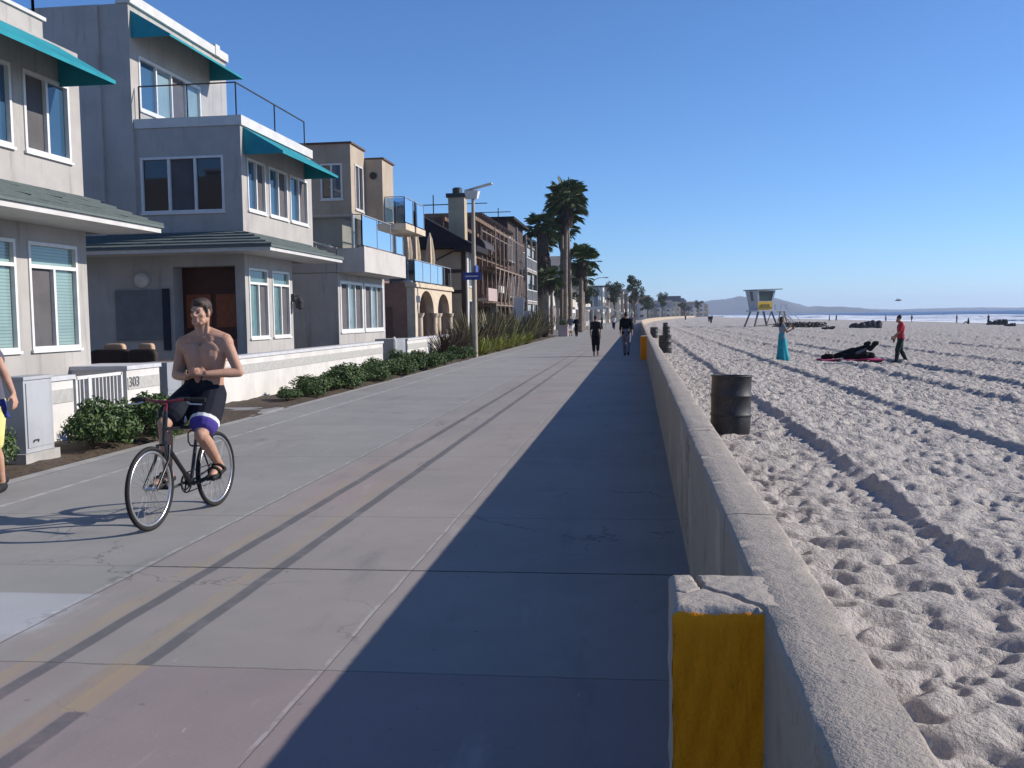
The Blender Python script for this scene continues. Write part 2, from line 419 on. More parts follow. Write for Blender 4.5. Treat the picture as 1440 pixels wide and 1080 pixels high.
gs = list(np.linspace(0, .62, 400)); g = .62
while g < 19.5: g *= 1.06; gs.append(g)
gs = np.array(gs); ys = np.array(ys)
SX = np.maximum(ys, 3.2)[:, None]*gs[None, :]
SX = np.minimum(SX+.40, 84.0); SY = np.repeat(ys[:, None], len(gs), 1)
SZ = sand_h(SX, SY)
edge = SX < .56
SZ = np.where(edge, np.minimum(SZ, -.02), SZ)
bend_v = np.where(SY > 120, 54*((SY-120)/580)**2, 0)
SXB = np.where(SX < 60, SX+bend_v*(1-SX/60), SX)
co = np.stack([SXB, SY, SZ], -1).reshape(-1, 3).astype(np.float32)
nr, nc = SX.shape
ii = np.arange(nr-1)[:, None]*nc+np.arange(nc-1)[None, :]
qd = np.stack([ii, ii+1, ii+nc+1, ii+nc], -1).reshape(-1, 4)
ok = (SX[:-1, 1:]-SX[:-1, :-1] > 1e-4).reshape(-1) & (SX[1:, 1:]-SX[1:, :-1] > -1).reshape(-1)
qd = qd[ok]
me = bpy.data.meshes.new('sand'); me.vertices.add(len(co)); me.vertices.foreach_set('co', co.ravel())
me.loops.add(len(qd)*4); me.loops.foreach_set('vertex_index', qd.ravel().astype(np.int32))
me.polygons.add(len(qd)); me.polygons.foreach_set('loop_start', np.arange(0, len(qd)*4, 4, dtype=np.int32))
me.polygons.foreach_set('loop_total', np.full(len(qd), 4, np.int32))
me.update(calc_edges=True); me.validate()
me.polygons.foreach_set('use_smooth', [True]*len(me.polygons)); me.materials.append(MAT_SAND)
struct(link(bpy.data.objects.new('beach', me)))
def sz(x, y): return float(sand_base(np.array([x]), np.array([y]))[0])

# ------------------------------------------------------------------ sea wall with pilasters
mb = MB()
prof = [(.325, -.12), (.325, .30), (.326, .60), (.327, .80), (.328, .886), (.330, .896), (.338, .901), (.40, .903), (.45, .903), (.503, .902), (.515, .898), (.519, .888), (.521, .80), (.523, .5), (.524, -.25)]
wy = list(np.arange(-4, 9, .045))+list(np.arange(9, 30, .12))+list(np.arange(30, 120, .6))+list(np.arange(120, 560, 6))
wr = np.random.RandomState(5)
kx = np.interp(np.arange(len(wy)), np.arange(0, len(wy), 7), wr.randn(len(range(0, len(wy), 7)))*.0022)
for j, y in enumerate(wy):
    fn = 1.0 if y < 12 else .5
    chip = wr.rand() < .11
    for i, (px, pz) in enumerate(prof):
        dx = wr.randn()*.0009*fn+kx[j]*.8; dz = wr.randn()*.0009*fn
        if chip and i in (4, 5, 10, 11): dx += (.011 if i < 7 else -.011)*wr.rand(); dz -= .011*wr.rand()
        mb.v.append((px+dx+bend(y), y, pz+dz*(pz > .7)))
n = len(prof)
for j in range(len(wy)-1):
    for i in range(n-1): mb.f.append((j*n+i, (j+1)*n+i, (j+1)*n+i+1, j*n+i+1)); mb.i.append(0)
wall = thing('sea_wall', 'long low grey concrete wall between the boardwalk and the sand', 'wall', (.42, 0, 0))
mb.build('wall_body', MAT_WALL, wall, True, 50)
def pilaster_mat(y0):
    n = NB('pilaster_paint'); x, y, z = n.xyz(); nx, ny, nzz = n.xyz(n.nrm)
    a = n.noise(3, 5, .65); f = n.noise(90, 3, .7); sp = n.noise(30, 4, .65)
    c = n.mix(a, (.42, .365, .31), (.315, .275, .235)); c = n.mix(n.ramp(sp, .57, .72)*.45, c, (.19, .18, .175))
    yel = n.mix(n.noise(9, 4, .65), (1.0, .33, .006), (.92, .26, .005))
    yel = n.mix(n.ramp(n.noise(26, 4, .7), .60, .74)*.35, yel, (.42, .19, .015))
    top = n.ramp(z+(n.noise(22, 4, .6)-.5)*.04, .893, .884)
    msk = n.ramp(ny, -.78, -.90)*top*n.ramp(n.noise(24, 4, .7), .78, .70)
    c = n.mix(msk, c, yel)
    gap = n.ramp(z, .868, .855)*n.ramp(nzz, .5, .75)
    c = n.mix(gap, c, (.05, .045, .045))
    n.bump(sp*1.4+f*.8, .7, .006)
    return n.fin(c, .85, .25)
def pilaster(y0, y1, x0=.085, x1=.40, near=True):
    mb = MB(); nu, nv = (64, 64) if near else (6, 6)
    crack = [(.155, 3.03), (.168, 2.90), (.178, 2.83), (.215, 2.79), (.255, 2.765), (.285, 2.70), (.33, 2.66), (.40, 2.665)]
    ck2 = [(.085, 2.80), (.13, 2.775), (.178, 2.83)]
    def dist(x, y, pl):
        d = 9
        for (ax, ay), (bx, by) in zip(pl, pl[1:]):
            t = max(0, min(1, ((x-ax)*(bx-ax)+(y-ay)*(by-ay))/((bx-ax)**2+(by-ay)**2)))
            d = min(d, math.hypot(x-ax-t*(bx-ax), y-ay-t*(by-ay)))
        return d
    pr = np.random.RandomState(9)
    wob = [[pr.randn() for _ in range(9)] for _ in range(9)]
    top = {}
    for i in range(nu+1):
        for j in range(nv+1):
            x = x0+(x1-x0)*i/nu; y = y0+(y1-y0)*j/nv
            ed = min(x-x0, y-y0, y1-y); z = .9055-.02*max(0, 1-ed/.022)**2-.009*max(0, (x-.33)/.07)
            if near:
                q = math.sin(x*41+y*23)*.5+math.sin(x*87-y*61)*.5
                z += .0013*q
                d1 = dist(x, y, crack)+.003*math.sin(x*190+y*140)
                z -= .05*math.exp(-(d1/.006)**2)+.010*math.exp(-(dist(x, y, ck2)/.004)**2)
                ce = 2.675+.012*math.sin(x*37)+.008*math.sin(x*83+1)
                if y < ce and x < .31: z -= .007*min(1, (ce-y)/.025)*(.7+.3*math.sin(x*51+y*40))
            top[i, j] = len(mb.v); mb.v.append((x, y, z))
    for i in range(nu):
        for j in range(nv): mb.f.append((top[i, j], top[i+1, j], top[i+1, j+1], top[i, j+1])); mb.i.append(0)
    nk = 30 if near else 4
    def skirt(keys, dx, dy):
        prev = [top[k] for k in keys]
        for s_ in range(1, nk+1):
            cur = []
            for k in keys:
                tx, ty, tz = mb.v[top[k]]; t = s_/nk
                zz = tz+(-.05-tz)*t; am = .0035 if near else 0
                w = am*.45*(math.sin(zz*47+tx*60+ty*33)+math.sin(zz*23-tx*90)+pr.randn()*.5)
                cur.append(len(mb.v)); mb.v.append((tx+dx*w, ty+dy*w, zz))
            for a in range(len(keys)-1):
                mb.f.append((prev[a], cur[a], cur[a+1], prev[a+1])); mb.i.append(0)
            prev = cur
    skirt([(i, 0) for i in range(nu+1)], 0, -1)
    skirt([(0, j) for j in range(nv, -1, -1)], -1, 0)
    skirt([(i, nv) for i in range(nu, -1, -1)], 0, 1)
    return mb
pm = pilaster_mat(2.6)
o = pilaster(2.64, 2.985).build('pilaster', pm, wall, True, 55); o['label'] = 'cracked pilaster with a yellow painted face'
o = pilaster(38.0, 38.35, near=False).build('pilaster', pm, wall, True, 55); o['label'] = 'far pilaster with a yellow painted face'

# ------------------------------------------------------------------ sea, hills
def sea_mat():
    n = NB('sea_water'); x, y, z = n.xyz()
    v = n.vec(x*.16, y*.035, 0); f = n.noise(1.0, 5, .6, v); f2 = n.noise(1.0, 6, .65, n.vec(x*.7, y*.3, 0))
    surf = n.ramp(x, 185, 140)
    foam = n.clamp(n.ramp(f*.65+f2*.35, .64, .48)*surf+n.ramp(z, -.95, -.55)*n.ramp(f2, .35, .5)+n.ramp(x, 82, 76))
    c = n.mix(n.noise(.02, 3), (.030, .075, .17), (.02, .055, .135))
    c = n.mix(foam, c, (.74, .77, .80))
    n.bump(n.noise(.9, 4, .6)+f2, .7, .25)
    return n.fin(c, n.mix(foam, (.38,)*3, (.9,)*3), .35)
mb = MB(); xs_ = list(np.arange(70, 180, 1.5))+[190, 210, 250, 320, 500, 900, 1800, 6000]; ys_ = [-700, -300, -80]+list(np.arange(0, 700, 9))+[760, 860, 1000, 1300, 1800, 2600, 4000, 7000]
for y in ys_:
    for x in xs_:
        z = -1.20
        for c, h, w, p in ((80, .25, 2.0, 0), (91, .55, 2.6, 1.3), (107, .75, 3.0, 2.7), (127, .95, 3.2, .5), (150, .8, 4.0, 4.1)):
            cc = c+3.5*math.sin(y*.021+p)+1.6*math.sin(y*.07+p*2); am = h*max(.15, .55+.6*math.sin(y*.017+p*3))
            d = x-cc; z += am*math.exp(-(d/(w if d > 0 else w*.6))**2)
        mb.v.append((x, y, z))
nx = len(xs_)
for j in range(len(ys_)-1):
    for i in range(nx-1): mb.f.append((j*nx+i, j*nx+i+1, (j+1)*nx+i+1, (j+1)*nx+i)); mb.i.append(0)
struct(mb.build('sea', sea_mat(), None, True, 180))
def hills(name, pts, y0, depth, mat, seed):
    r = random.Random(seed); mb = MB(); xs_ = np.arange(pts[0][0], pts[-1][0]+1, 18); m = 9
    for x in xs_:
        h = float(np.interp(x, [p[0] for p in pts], [p[1] for p in pts]))
        for k in range(m):
            t = k/(m-1); prof_ = math.sin(math.pi*min(1, t*1.0))**.8
            z = -6+(h+6)*prof_*(1+.06*math.sin(x*.021+k)+.05*math.sin(x*.063+k*2.1))+r.uniform(-.5, .5)*min(1.5, h*.05)
            mb.v.append((x, y0+depth*(t-.5), z))
    for i in range(len(xs_)-1):
        for k in range(m-1): mb.f.append((i*m+k, (i+1)*m+k, (i+1)*m+k+1, i*m+k+1)); mb.i.append(0)
    return struct(mb.build(name, mat, None, True, 180))
HM = M('hill_scrub', (.075, .08, .06), (.12, .105, .08), .01)
hills('hills', [(-700, 40), (0, 50), (230, 46), (300, 58), (396, 68), (480, 62), (560, 52), (600, 40), (640, 27), (760, 22), (850, 15), (900, 8)], 4000, 500, HM, 1)
hills('headland', [(600, 4), (760, 14), (1100, 17), (1300, 9), (1550, 14), (1900, 9), (2100, 5), (2300, -2)], 5200, 400, HM, 2)
# ------------------------------------------------------------------ building kit
STUCCO = M('grey_stucco', (.40, .378, .357), (.34, .322, .305), 1.3, .9, .2, bumps=.35, bscale=70, stain=.6, contrast=(.3, .7))
STUCCO2 = M('warm_stucco', (.37, .34, .305), (.31, .285, .255), 1.3, .9, .2, bumps=.35, bscale=70, stain=.4)
WHITE = M('white_stucco', (.48, .455, .43), (.42, .395, .37), 1.1, .9, .2, bumps=.3, bscale=70, stain=.3)
TAN = M('tan_stucco', (.40, .335, .265), (.345, .285, .225), 1.2, .9, .2, bumps=.3, bscale=60, stain=.3)
TUDOR = M('ochre_stucco', (.42, .36, .25), (.36, .30, .21), 1.2, .9, .2, bumps=.3, stain=.3)
CREAM = M('cream_stone', (.56, .47, .36), (.48, .395, .30), 3, .85, .25, bumps=.3, stain=.25)
TRIM = M('white_trim', (.56, .545, .525), (.5, .485, .465), 3, .5, .4)
VINYL = M('white_vinyl', (.66, .65, .635), (.60, .59, .575), 6, .35, .5)
DARKWOOD = M('dark_timber', (.055, .035, .025), (.035, .024, .02), 6, .7, .3, bumps=.3)
BROWNWOOD = M('brown_timber', (.13, .075, .05), (.085, .05, .036), 5, .7, .3, bumps=.3)
DOORWOOD = M('red_brown_door', (.26, .075, .03), (.18, .05, .022), 8, .45, .4)
TEAL = M('teal_canvas', (.024, .25, .305), (.018, .20, .25), 1.4, .8, .2, bumps=.2, bscale=200)
METAL = M('rail_metal', (.45, .46, .47), (.38, .39, .40), 5, .4, .5, .6)
DARKMETAL = M('dark_metal', (.03, .03, .033), (.02, .02, .022), 8, .45, .5)
BLACKROOF = M('dark_shingle', (.028, .026, .030), (.018, .017, .02), 9, .9, .2, bumps=.5, bscale=25)
def glass_mat(name, col, ior=1.7, rough=.04, blind=None, vary=.35):
    n = NB(name); x, y, z = n.xyz()
    c = n.mix(n.ramp(n.noise(.9, 3), .35, .7)*vary, col, tuple(q*.45 for q in col))
    if blind:
        f = n.m('FRACT', z/.052); c = n.mix(n.ramp(f, .62, .74)*n.ramp(f, 1.0, .9)*.75, c, blind)
    m_ = n.fin(c, rough, .5); n.bs.inputs['IOR'].default_value = ior; return m_
GL = {'blue': glass_mat('blue_window_glass', (.035, .085, .15)), 'teal': glass_mat('teal_window_glass', (.12, .21, .215), vary=.5),
      'dark': glass_mat('dark_window_glass', (.012, .014, .018)), 'pale': glass_mat('pale_window_glass', (.20, .28, .30), vary=.4),
      'blind': glass_mat('blind_behind_glass', (.22, .32, .31), blind=(.11, .17, .17), vary=.3),
      'screen': M('insect_screen', (.105, .10, .105), (.085, .08, .085), 2, .75, .2)}
def rail_glass():
    return thin_glass('rail_glass', (.95, .97, .98, 1), .05, None)
def thin_glass(name, col, refl, blend=.45):
    n = NB(name); nt = n.nt; nt.nodes.remove(n.bs); tr = nt.nodes.new('ShaderNodeBsdfTransparent'); tr.inputs[0].default_value = col
    gl = nt.nodes.new('ShaderNodeBsdfGlossy'); gl.inputs['Roughness'].default_value = .04; gl.inputs[0].default_value = (.9, .95, 1, 1)
    lw = nt.nodes.new('ShaderNodeLayerWeight'); lw.inputs[0].default_value = blend or .4; mx = nt.nodes.new('ShaderNodeMixShader')
    if blend: nt.links.new(n.m('ADD', lw.outputs['Fresnel'], refl*.5, True).k, mx.inputs[0])
    else: mx.inputs[0].default_value = refl
    nt.links.new(tr.outputs[0], mx.inputs[1]); nt.links.new(gl.outputs[0], mx.inputs[2])
    nt.links.new(mx.outputs[0], nt.nodes['Material Output'].inputs[0]); return n.mat
RGLASS = rail_glass(); PGLASS = thin_glass('pale_rail_glass', (.80, .87, .92, 1), .1, .35)
def clear_blue():
    return thin_glass('blue_rail_glass', (.55, .68, .80, 1), .1, .4)
BGLASS = clear_blue()

def abox(mb, ax, c, d0, d1, u0, u1, z0, z1):
    """box on a wall: ax 'X' faces +X at X=c, ax 'Y' faces -Y at Y=c; d0..d1 measured outwards"""
    if ax == 'X': mb.box(c+d0, c+d1, u0, u1, z0, z1)
    else: mb.box(u0, u1, c-d1, c-d0, z0, z1)
def facade(mb, ax, c, u0, u1, z0, z1, holes=(), depth=.12):
    us = sorted({u0, u1, *[h[0] for h in holes], *[h[1] for h in holes]}); zs = sorted({z0, z1, *[h[2] for h in holes], *[h[3] for h in holes]})
    P = (lambda u, z, d=0: (c-d, u, z)) if ax == 'X' else (lambda u, z, d=0: (u, c+d, z))
    q = (lambda a, b, e, f_: mb.quad(a, b, e, f_))
    for a, b in zip(us, us[1:]):
        for e, f_ in zip(zs, zs[1:]):
            cu, cz = (a+b)/2, (e+f_)/2
            if any(h[0] < cu < h[1] and h[2] < cz < h[3] for h in holes): continue
            q(P(a, e), P(b, e), P(b, f_), P(a, f_))
    for a, b, e, f_ in holes:
        q(P(a, e), P(b, e), P(b, e, depth), P(a, e, depth)); q(P(a, f_, depth), P(b, f_, depth), P(b, f_), P(a, f_))
        q(P(a, e), P(a, e, depth), P(a, f_, depth), P(a, f_)); q(P(b, e, depth), P(b, e), P(b, f_), P(b, f_, depth))
def shell(mb, x0, x1, y0, y1, z0, z1, hx=(), hy=(), top=True):
    facade(mb, 'X', x1, y0, y1, z0, z1, hx); facade(mb, 'Y', y0, x0, x1, z0, z1, hy)
    mb.quad((x0, y1, z0), (x1, y1, z0), (x1, y1, z1), (x0, y1, z1)); mb.quad((x0, y0, z0), (x0, y1, z0), (x0, y1, z1), (x0, y0, z1))
    if top: mb.quad((x0, y0, z1), (x1, y0, z1), (x1, y1, z1), (x0, y1, z1))
def window(par, ax, c, u0, u1, z0, z1, cells, fw=.055, trans=None, trans_kind=None, frame=VINYL, sill=True, name='window'):
    """cells: kinds from left to right along u; trans: height of a transom bar"""
    fm = MB(); din, dout = -.085, .022
    abox(fm, ax, c, din, dout, u0-.001, u0+fw, z0, z1); abox(fm, ax, c, din, dout, u1-fw, u1+.001, z0, z1)
    abox(fm, ax, c, din, dout-.002, u0+fw, u1-fw, z0-.001, z0+fw); abox(fm, ax, c, din, dout-.002, u0+fw, u1-fw, z1-fw, z1+.001)
    zt = trans if trans else z1-fw
    if trans: abox(fm, ax, c, din, dout-.004, u0+fw, u1-fw, trans, trans+.06)
    n = len(cells); iw = (u1-u0-2*fw)
    for k in range(1, n):
        um = u0+fw+iw*k/n; abox(fm, ax, c, din, dout-.006, um-.03, um+.03, z0+fw, zt)
    f = fm.build(name, frame, par)
    kinds = sorted(set(cells) | ({trans_kind} if trans_kind else set())); pb = MB()
    for k, kd in enumerate(cells):
        pb.mi = kinds.index(kd); a = u0+fw+iw*k/n; b = u0+fw+iw*(k+1)/n
        abox(pb, ax, c, -.07-.004*(k % 2), -.05-.004*(k % 2), a, b, z0+fw, zt)
    if trans: pb.mi = kinds.index(trans_kind); abox(pb, ax, c, -.071, -.048, u0+fw, u1-fw, trans+.06, z1-fw)
    pb.build('pane', [GL[k] for k in kinds], f)
    if sill:
        sb = MB(); abox(sb, ax, c, .002, .05, u0-.03, u1+.03, z0-.045, z0-.003); sb.build('sill', frame, f)
    return f
def awning(par, x, y0, y1, z, out=1.0, drop=.60):
    mb = MB(); t = .02
    for y in (y0, y1):
        s = -1 if y == y0 else 1
        a, b, c_ = (x+.004, y, z), (x+.004, y, z-drop-.06), (x+out, y, z-drop-.06); d = (x+out, y, z-drop)
        mb.add([a, b, c_, d, tuple(np.add(a, (0, -s*t, 0))), tuple(np.add(b, (0, -s*t, 0))), tuple(np.add(c_, (0, -s*t, 0))), tuple(np.add(d, (0, -s*t, 0)))],
               [(0, 1, 2, 3), (7, 6, 5, 4), (0, 3, 7, 4), (1, 0, 4, 5), (2, 1, 5, 6), (3, 2, 6, 7)])
    n = 24
    for k in range(n):   # canvas with a little sag between ribs
        ya = y0+t+(y1-y0-2*t)*k/n; yb = y0+t+(y1-y0-2*t)*(k+1)/n
        sa, sb_ = [.012*abs(math.sin(math.pi*q/n*4)) for q in (k, k+1)]
        mb.quad((x+.004, ya, z), (x+out, ya, z-drop-sa*.3), (x+out, yb, z-drop-sb_*.3), (x+.004, yb, z))
        mb.quad((x+out, ya, z-drop-sa*.3), (x+out, ya, z-drop-.06), (x+out, yb, z-drop-.06), (x+out, yb, z-drop-sb_*.3))
    mb.build('awning', TEAL, par)
def tile_roof_mat():
    n = NB('green_grey_roof_tile'); x, y, z = n.xyz()
    a = n.noise(7, 4, .65); c = n.mix(a, (.135, .165, .162), (.088, .108, .110))
    c = n.mix(n.ramp(n.noise(22, 3, .6), .55, .7)*.5, c, (.19, .21, .195)); n.bump(n.noise(60, 3), .4, .004)
    return n.fin(c, .85, .25)
ROOFTILE = tile_roof_mat()
def tiled_plane(mb, a, b, c, d, rows=5, cols=40, step=.035):
    """a-b along the ridge, d-c along the eave: overlapping courses of tiles, each a little uneven"""
    a, b, c, d = map(Vector, (a, b, c, d)); nrm = (b-a).cross(d-a).normalized()
    if nrm.z < 0: nrm = -nrm
    for r_ in range(rows):
        t0, t1 = r_/rows, (r_+1)/rows
        for k in range(cols):
            s0, s1 = k/cols, (k+1)/cols; off = rnd.uniform(-.008, .008)
            p0 = (a.lerp(b, s0)).lerp(d.lerp(c, s0), t0)+nrm*.004; p1 = (a.lerp(b, s1)).lerp(d.lerp(c, s1), t0)+nrm*.004
            p2 = (a.lerp(b, s1)).lerp(d.lerp(c, s1), t1)+nrm*(step+off); p3 = (a.lerp(b, s0)).lerp(d.lerp(c, s0), t1)+nrm*(step+off)
            e2 = (a.lerp(b, s1)).lerp(d.lerp(c, s1), t1); e3 = (a.lerp(b, s0)).lerp(d.lerp(c, s0), t1)
            mb.add([p0, p1, p2, p3, e2, e3], [(0, 1, 2, 3), (3, 2, 4, 5)])
def pent_roof(par, x, y0, y1, z, out, drop, near_out=0, far_out=0, xback=-11.5, side='far'):
    mb = MB(); ez = z-drop
    tiled_plane(mb, (x+.003, y0, z), (x+.003, y1, z), (x+out, y1+far_out, ez), (x+out, y0-near_out, ez), 5, int((y1-y0)/.3))
    if far_out: tiled_plane(mb, (x+.003, y1, z), (xback, y1, z), (xback, y1+far_out, ez), (x+out, y1+far_out, ez), 4, int((x-xback)/.3))
    if near_out: tiled_plane(mb, (xback, y0, z), (x+.003, y0, z), (x+out, y0-near_out, ez), (xback, y0-near_out, ez), 5, int((x-xback)/.3))
    mb.box(x+out-.14, x+out+.01, y0-near_out-.01, y1+far_out+.01, ez-.048, ez-.004)
    if near_out: mb.box(xback, x+out-.141, y0-near_out-.01, y0-near_out+.12, ez-.047, ez-.005)
    if far_out: mb.box(xback, x+out-.141, y1+far_out-.12, y1+far_out+.01, ez-.047, ez-.005)
    rf = mb.build('roof', ROOFTILE, par)
    fb = MB()   # gutter, fascia and soffit
    fb.box(x+out-.10, x+out-.03, y0-near_out+.03, y1+far_out-.03, ez-.135, ez-.05)
    fb.box(x-.02+.022, x+out-.10, y0-near_out+.10, y1+far_out-.10, ez-.13, ez-.09)
    if far_out: fb.box(xback, x+out-.1, y1+far_out-.10, y1+far_out-.03, ez-.134, ez-.05)
    if near_out:
        fb.box(xback, x+out-.1, y0-near_out+.03, y0-near_out+.10, ez-.134, ez-.05)
        fb.box(xback, x+.0, y0-near_out+.1, y0-.002, ez-.129, ez-.091)
    fb.build('gutter', TRIM, rf)
    return rf
def glass_rail(par, pts, z0, z1, mat=None, posts=True, step=1.4):
    mb = MB(); gb = MB()
    for a, b in zip(pts, pts[1:]):
        A, B = Vector((*a, 0)), Vector((*b, 0)); L = (B-A).length; n = max(1, round(L/step))
        for k in range(n+1):
            p = A.lerp(B, k/n); mb.bar((p.x, p.y, z0), (p.x, p.y, z1), .035)
        mb.bar((A.x, A.y, z1+.016), (B.x, B.y, z1+.016), .04, .03)
        d = (B-A).normalized()*.03
        for k in range(n):
            p, q = A.lerp(B, k/n)+d, A.lerp(B, (k+1)/n)-d
            gb.bar((p.x, p.y, (z0+z1)/2+.02), (q.x, q.y, (z0+z1)/2+.02), .012, z1-z0-.08)
    r_ = mb.build('railing', METAL, par); gb.build('glass_panel', mat or RGLASS, r_)
    return r_

# ------------------------------------------------------------------ first house (cut by the left edge)
h = thing('beach_house', 'grey stucco house nearest the camera, teal awning over paired upper windows', 'house', (-12, 11, 0), 'houses along the boardwalk')
X = -9.5; G1 = [(14.66, 16.03, 1.28, 3.0), (12.9, 14.33, 1.28, 3.0), (10.9, 12.3, 1.28, 3.0)]; U1 = [(14.73, 16.0, 4.41, 5.68), (13.0, 14.42, 4.41, 5.68), (11.2, 12.5, 4.41, 5.68)]
mb = MB(); shell(mb, -20, X, 4, 16.35, -.1, 6.30, G1+U1, top=True)
mb.box(-14, X-.06, 4.2, 15.45, 6.302, 6.60)
mb.build('wall', STUCCO, h)
cp = MB(); cp.box(-14.05, X-.02, 4.1, 15.50, 6.602, 6.66); cp.build('parapet_cap', TRIM, h)
glass_rail(h, [(X-.15, 4.4), (X-.15, 15.35), (-13, 15.35)], 6.66, 7.55)
for k, w in enumerate(G1): window(h, 'X', X, *w, ['screen', 'blind'] if k == 0 else ['blind', 'blind'], trans=2.58, trans_kind='blind')
for k, w in enumerate(U1): window(h, 'X', X, *w, ['screen', 'blue'] if k == 0 else ['blue', 'blue'])
awning(h, X, 4.4, 15.75, 6.27)
pent_roof(h, X, 4, 16.36, 3.88, 1.12, .47, far_out=.62)
# ------------------------------------------------------------------ second house, stepped, three storeys
h = thing('beach_house', 'stepped grey stucco house with two teal awnings and a rooftop glass rail', 'house', (-12, 26, 0), 'houses along the boardwalk')
Y0 = 23.4
U2 = [(23.74, 24.93, 4.42, 5.70), (25.2, 26.55, 4.42, 5.70), (26.78, 28.22, 4.42, 5.70)]
G2 = [(23.62, 24.88, 1.26, 3.0), (25.2, 26.48, 1.26, 3.0)]
SW = [(-12.08, -9.95, 4.37, 5.72)]
mb = MB()
shell(mb, -12.3, X, Y0, 28.65, 3.70, 6.42, U2, SW)                      # upper floor of the front block
facade(mb, 'X', X, Y0, 26.75, -.1, 3.70, G2)                              # ground floor front
facade(mb, 'Y', Y0, -20, X, -.1, 3.70, [(-11.35, -9.75, .1, 3.05)], .55)   # ground floor side with the door recess
mb.quad((-9.5, 26.75, -.1), (-11.2, 26.75, -.1), (-11.2, 26.75, 3.7), (-9.5, 26.75, 3.7))
mb.quad((-10.4, 26.75, -.1), (-10.4, 28.65, -.1), (-10.4, 28.65, 3.7), (-10.4, 26.75, 3.7))
mb.quad((-20, 28.65, -.1), (-10.4, 28.65, -.1), (-10.4, 28.65, 3.7), (-20, 28.65, 3.7))
T2 = [(23.72, 27.25, 6.95, 8.28)]
shell(mb, -20, -12.2, Y0-.08, 29.1, 3.70, 9.42, T2)
mb.box(-20, -12.96, Y0-.16, Y0-.085, 3.70, 9.40)
mb.build('wall', STUCCO, h)
cp = MB()
cp.box(-9.80, X+.05, Y0-.03, 28.70, 6.424, 6.66); cp.box(-12.19, -9.802, Y0-.03, Y0+.25, 6.424, 6.655); cp.build('parapet_cap', TRIM, h); cp = MB()
cp.box(-12.5, -12.12, Y0-.12, 28.2, 9.424, 9.66); cp.box(-12.5, -12.12, 28.5, 29.14, 9.424, 9.66); cp.box(-12.52, -12.10, 28.2, 28.5, 9.424, 9.74)
cp.build('parapet_cap', TRIM, h)
for k, w in enumerate(U2): window(h, 'X', X, *w, ['blue', 'screen'])
for w in G2: window(h, 'X', X, *w, ['teal', 'screen'], trans=2.60, trans_kind='teal')
window(h, 'Y', Y0, *SW[0], ['dark', 'screen', 'dark'])
window(h, 'X', -12.2, *T2[0], ['blue', 'pale', 'screen', 'pale'], fw=.07)
awning(h, X, 23.56, 28.05, 6.40); awning(h, -12.2, 23.42, 27.95, 9.28)
pent_roof(h, X, Y0, 27.6, 3.88, 1.08, .42, near_out=1.05, far_out=.5, xback=-14.5)
rb = MB(); z0, z1 = 6.67, 7.46
for a, b in (((-12.1, Y0+.1), (-9.62, Y0+.1)), ((-9.62, Y0+.1), (-9.62, 28.5))):
    rb.bar((*a, z1), (*b, z1), .03, .03)
for p in ((-12.1, Y0+.1), (-10.86, Y0+.1), (-9.62, Y0+.1), (-9.62, 26.1), (-9.62, 28.5)): rb.bar((*p, z0-.02), (*p, z1), .03)
rr = rb.build('railing', DARKMETAL, h); gb = MB(); gb.box(-12.05, -9.68, Y0+.095, Y0+.107, z0+.03, z1-.05); gb.box(-9.626, -9.614, Y0+.16, 28.44, z0+.03, z1-.05); gb.build('glass_panel', RGLASS, rr)
db = MB(); db.box(-11.35, -9.75, Y0+.50, Y0+.545, .1, 3.049); fr = db.build('door', M('shaded_door', (.07, .022, .016), (.05, .016, .012), 6, .5, .4), h)  # door colour darkened to carry the shade of the recess
db = MB(); [db.box(-11.25+k*.78, -10.60+k*.78, Y0+.47, Y0+.498, .3+zz, 1.25+zz*.9) for k in (0, 1) for zz in (0, 1.25)]; db.build('door_panel', DOORWOOD, fr)
db = MB(); db.tube([(-10.55, Y0+.44, 1.0), (-10.55, Y0+.44, 1.35)], .018); db.build('handle', METAL, fr)
db = MB(); db.box(-10.395, -10.35, 26.95, 27.95, .1, 2.75); fr = db.build('door', DOORWOOD, h); fr['label'] = 'red brown door in the recess'
db = MB(); db.box(-10.35, -10.335, 27.1, 27.8, .3, 1.2); db.box(-10.35, -10.335, 27.1, 27.8, 1.4, 2.6); db.build('door_panel', BROWNWOOD, fr)
lb = MB(); lb.lathe([(.19, 0), (.20, .03), (.17, .09), (.09, .12)], (-12.15, Y0-.002, 2.74), 20, 'y')
for i, v in enumerate(lb.v): lb.v[i] = (v[0], 2*(Y0-.002)-v[1], v[2])
lb.build('wall_lamp', M('lamp_shell', (.55, .53, .50), (.45, .43, .41), 5, .5), h)
lb = MB(); lb.box(-12.86, -11.62, Y0-.05, Y0-.004, 1.25, 2.50); f_ = lb.build('shutter_board', M('grey_board', (.16, .165, .175), (.13, .135, .145), 3, .7), h)
lb = MB(); lb.box(-11.62, -11.45, Y0-.07, Y0-.004, 1.0, 2.52); lb.build('blue_post', M('navy_paint', (.014, .018, .04), (.011, .014, .03), 5, .5), h)
lb = MB(); lb.box(X+.002, X+.09, 26.62, 26.72, 2.2, 2.42); lb.lathe([(.02, 1.98), (.10, 2.02), (.12, 2.22), (.05, 2.32)], (X+.22, 26.67, 0), 12); lb.bar((X+.05, 26.67, 2.36), (X+.22, 26.67, 2.36), .03); lb.build('porch_lantern', DARKMETAL, h)
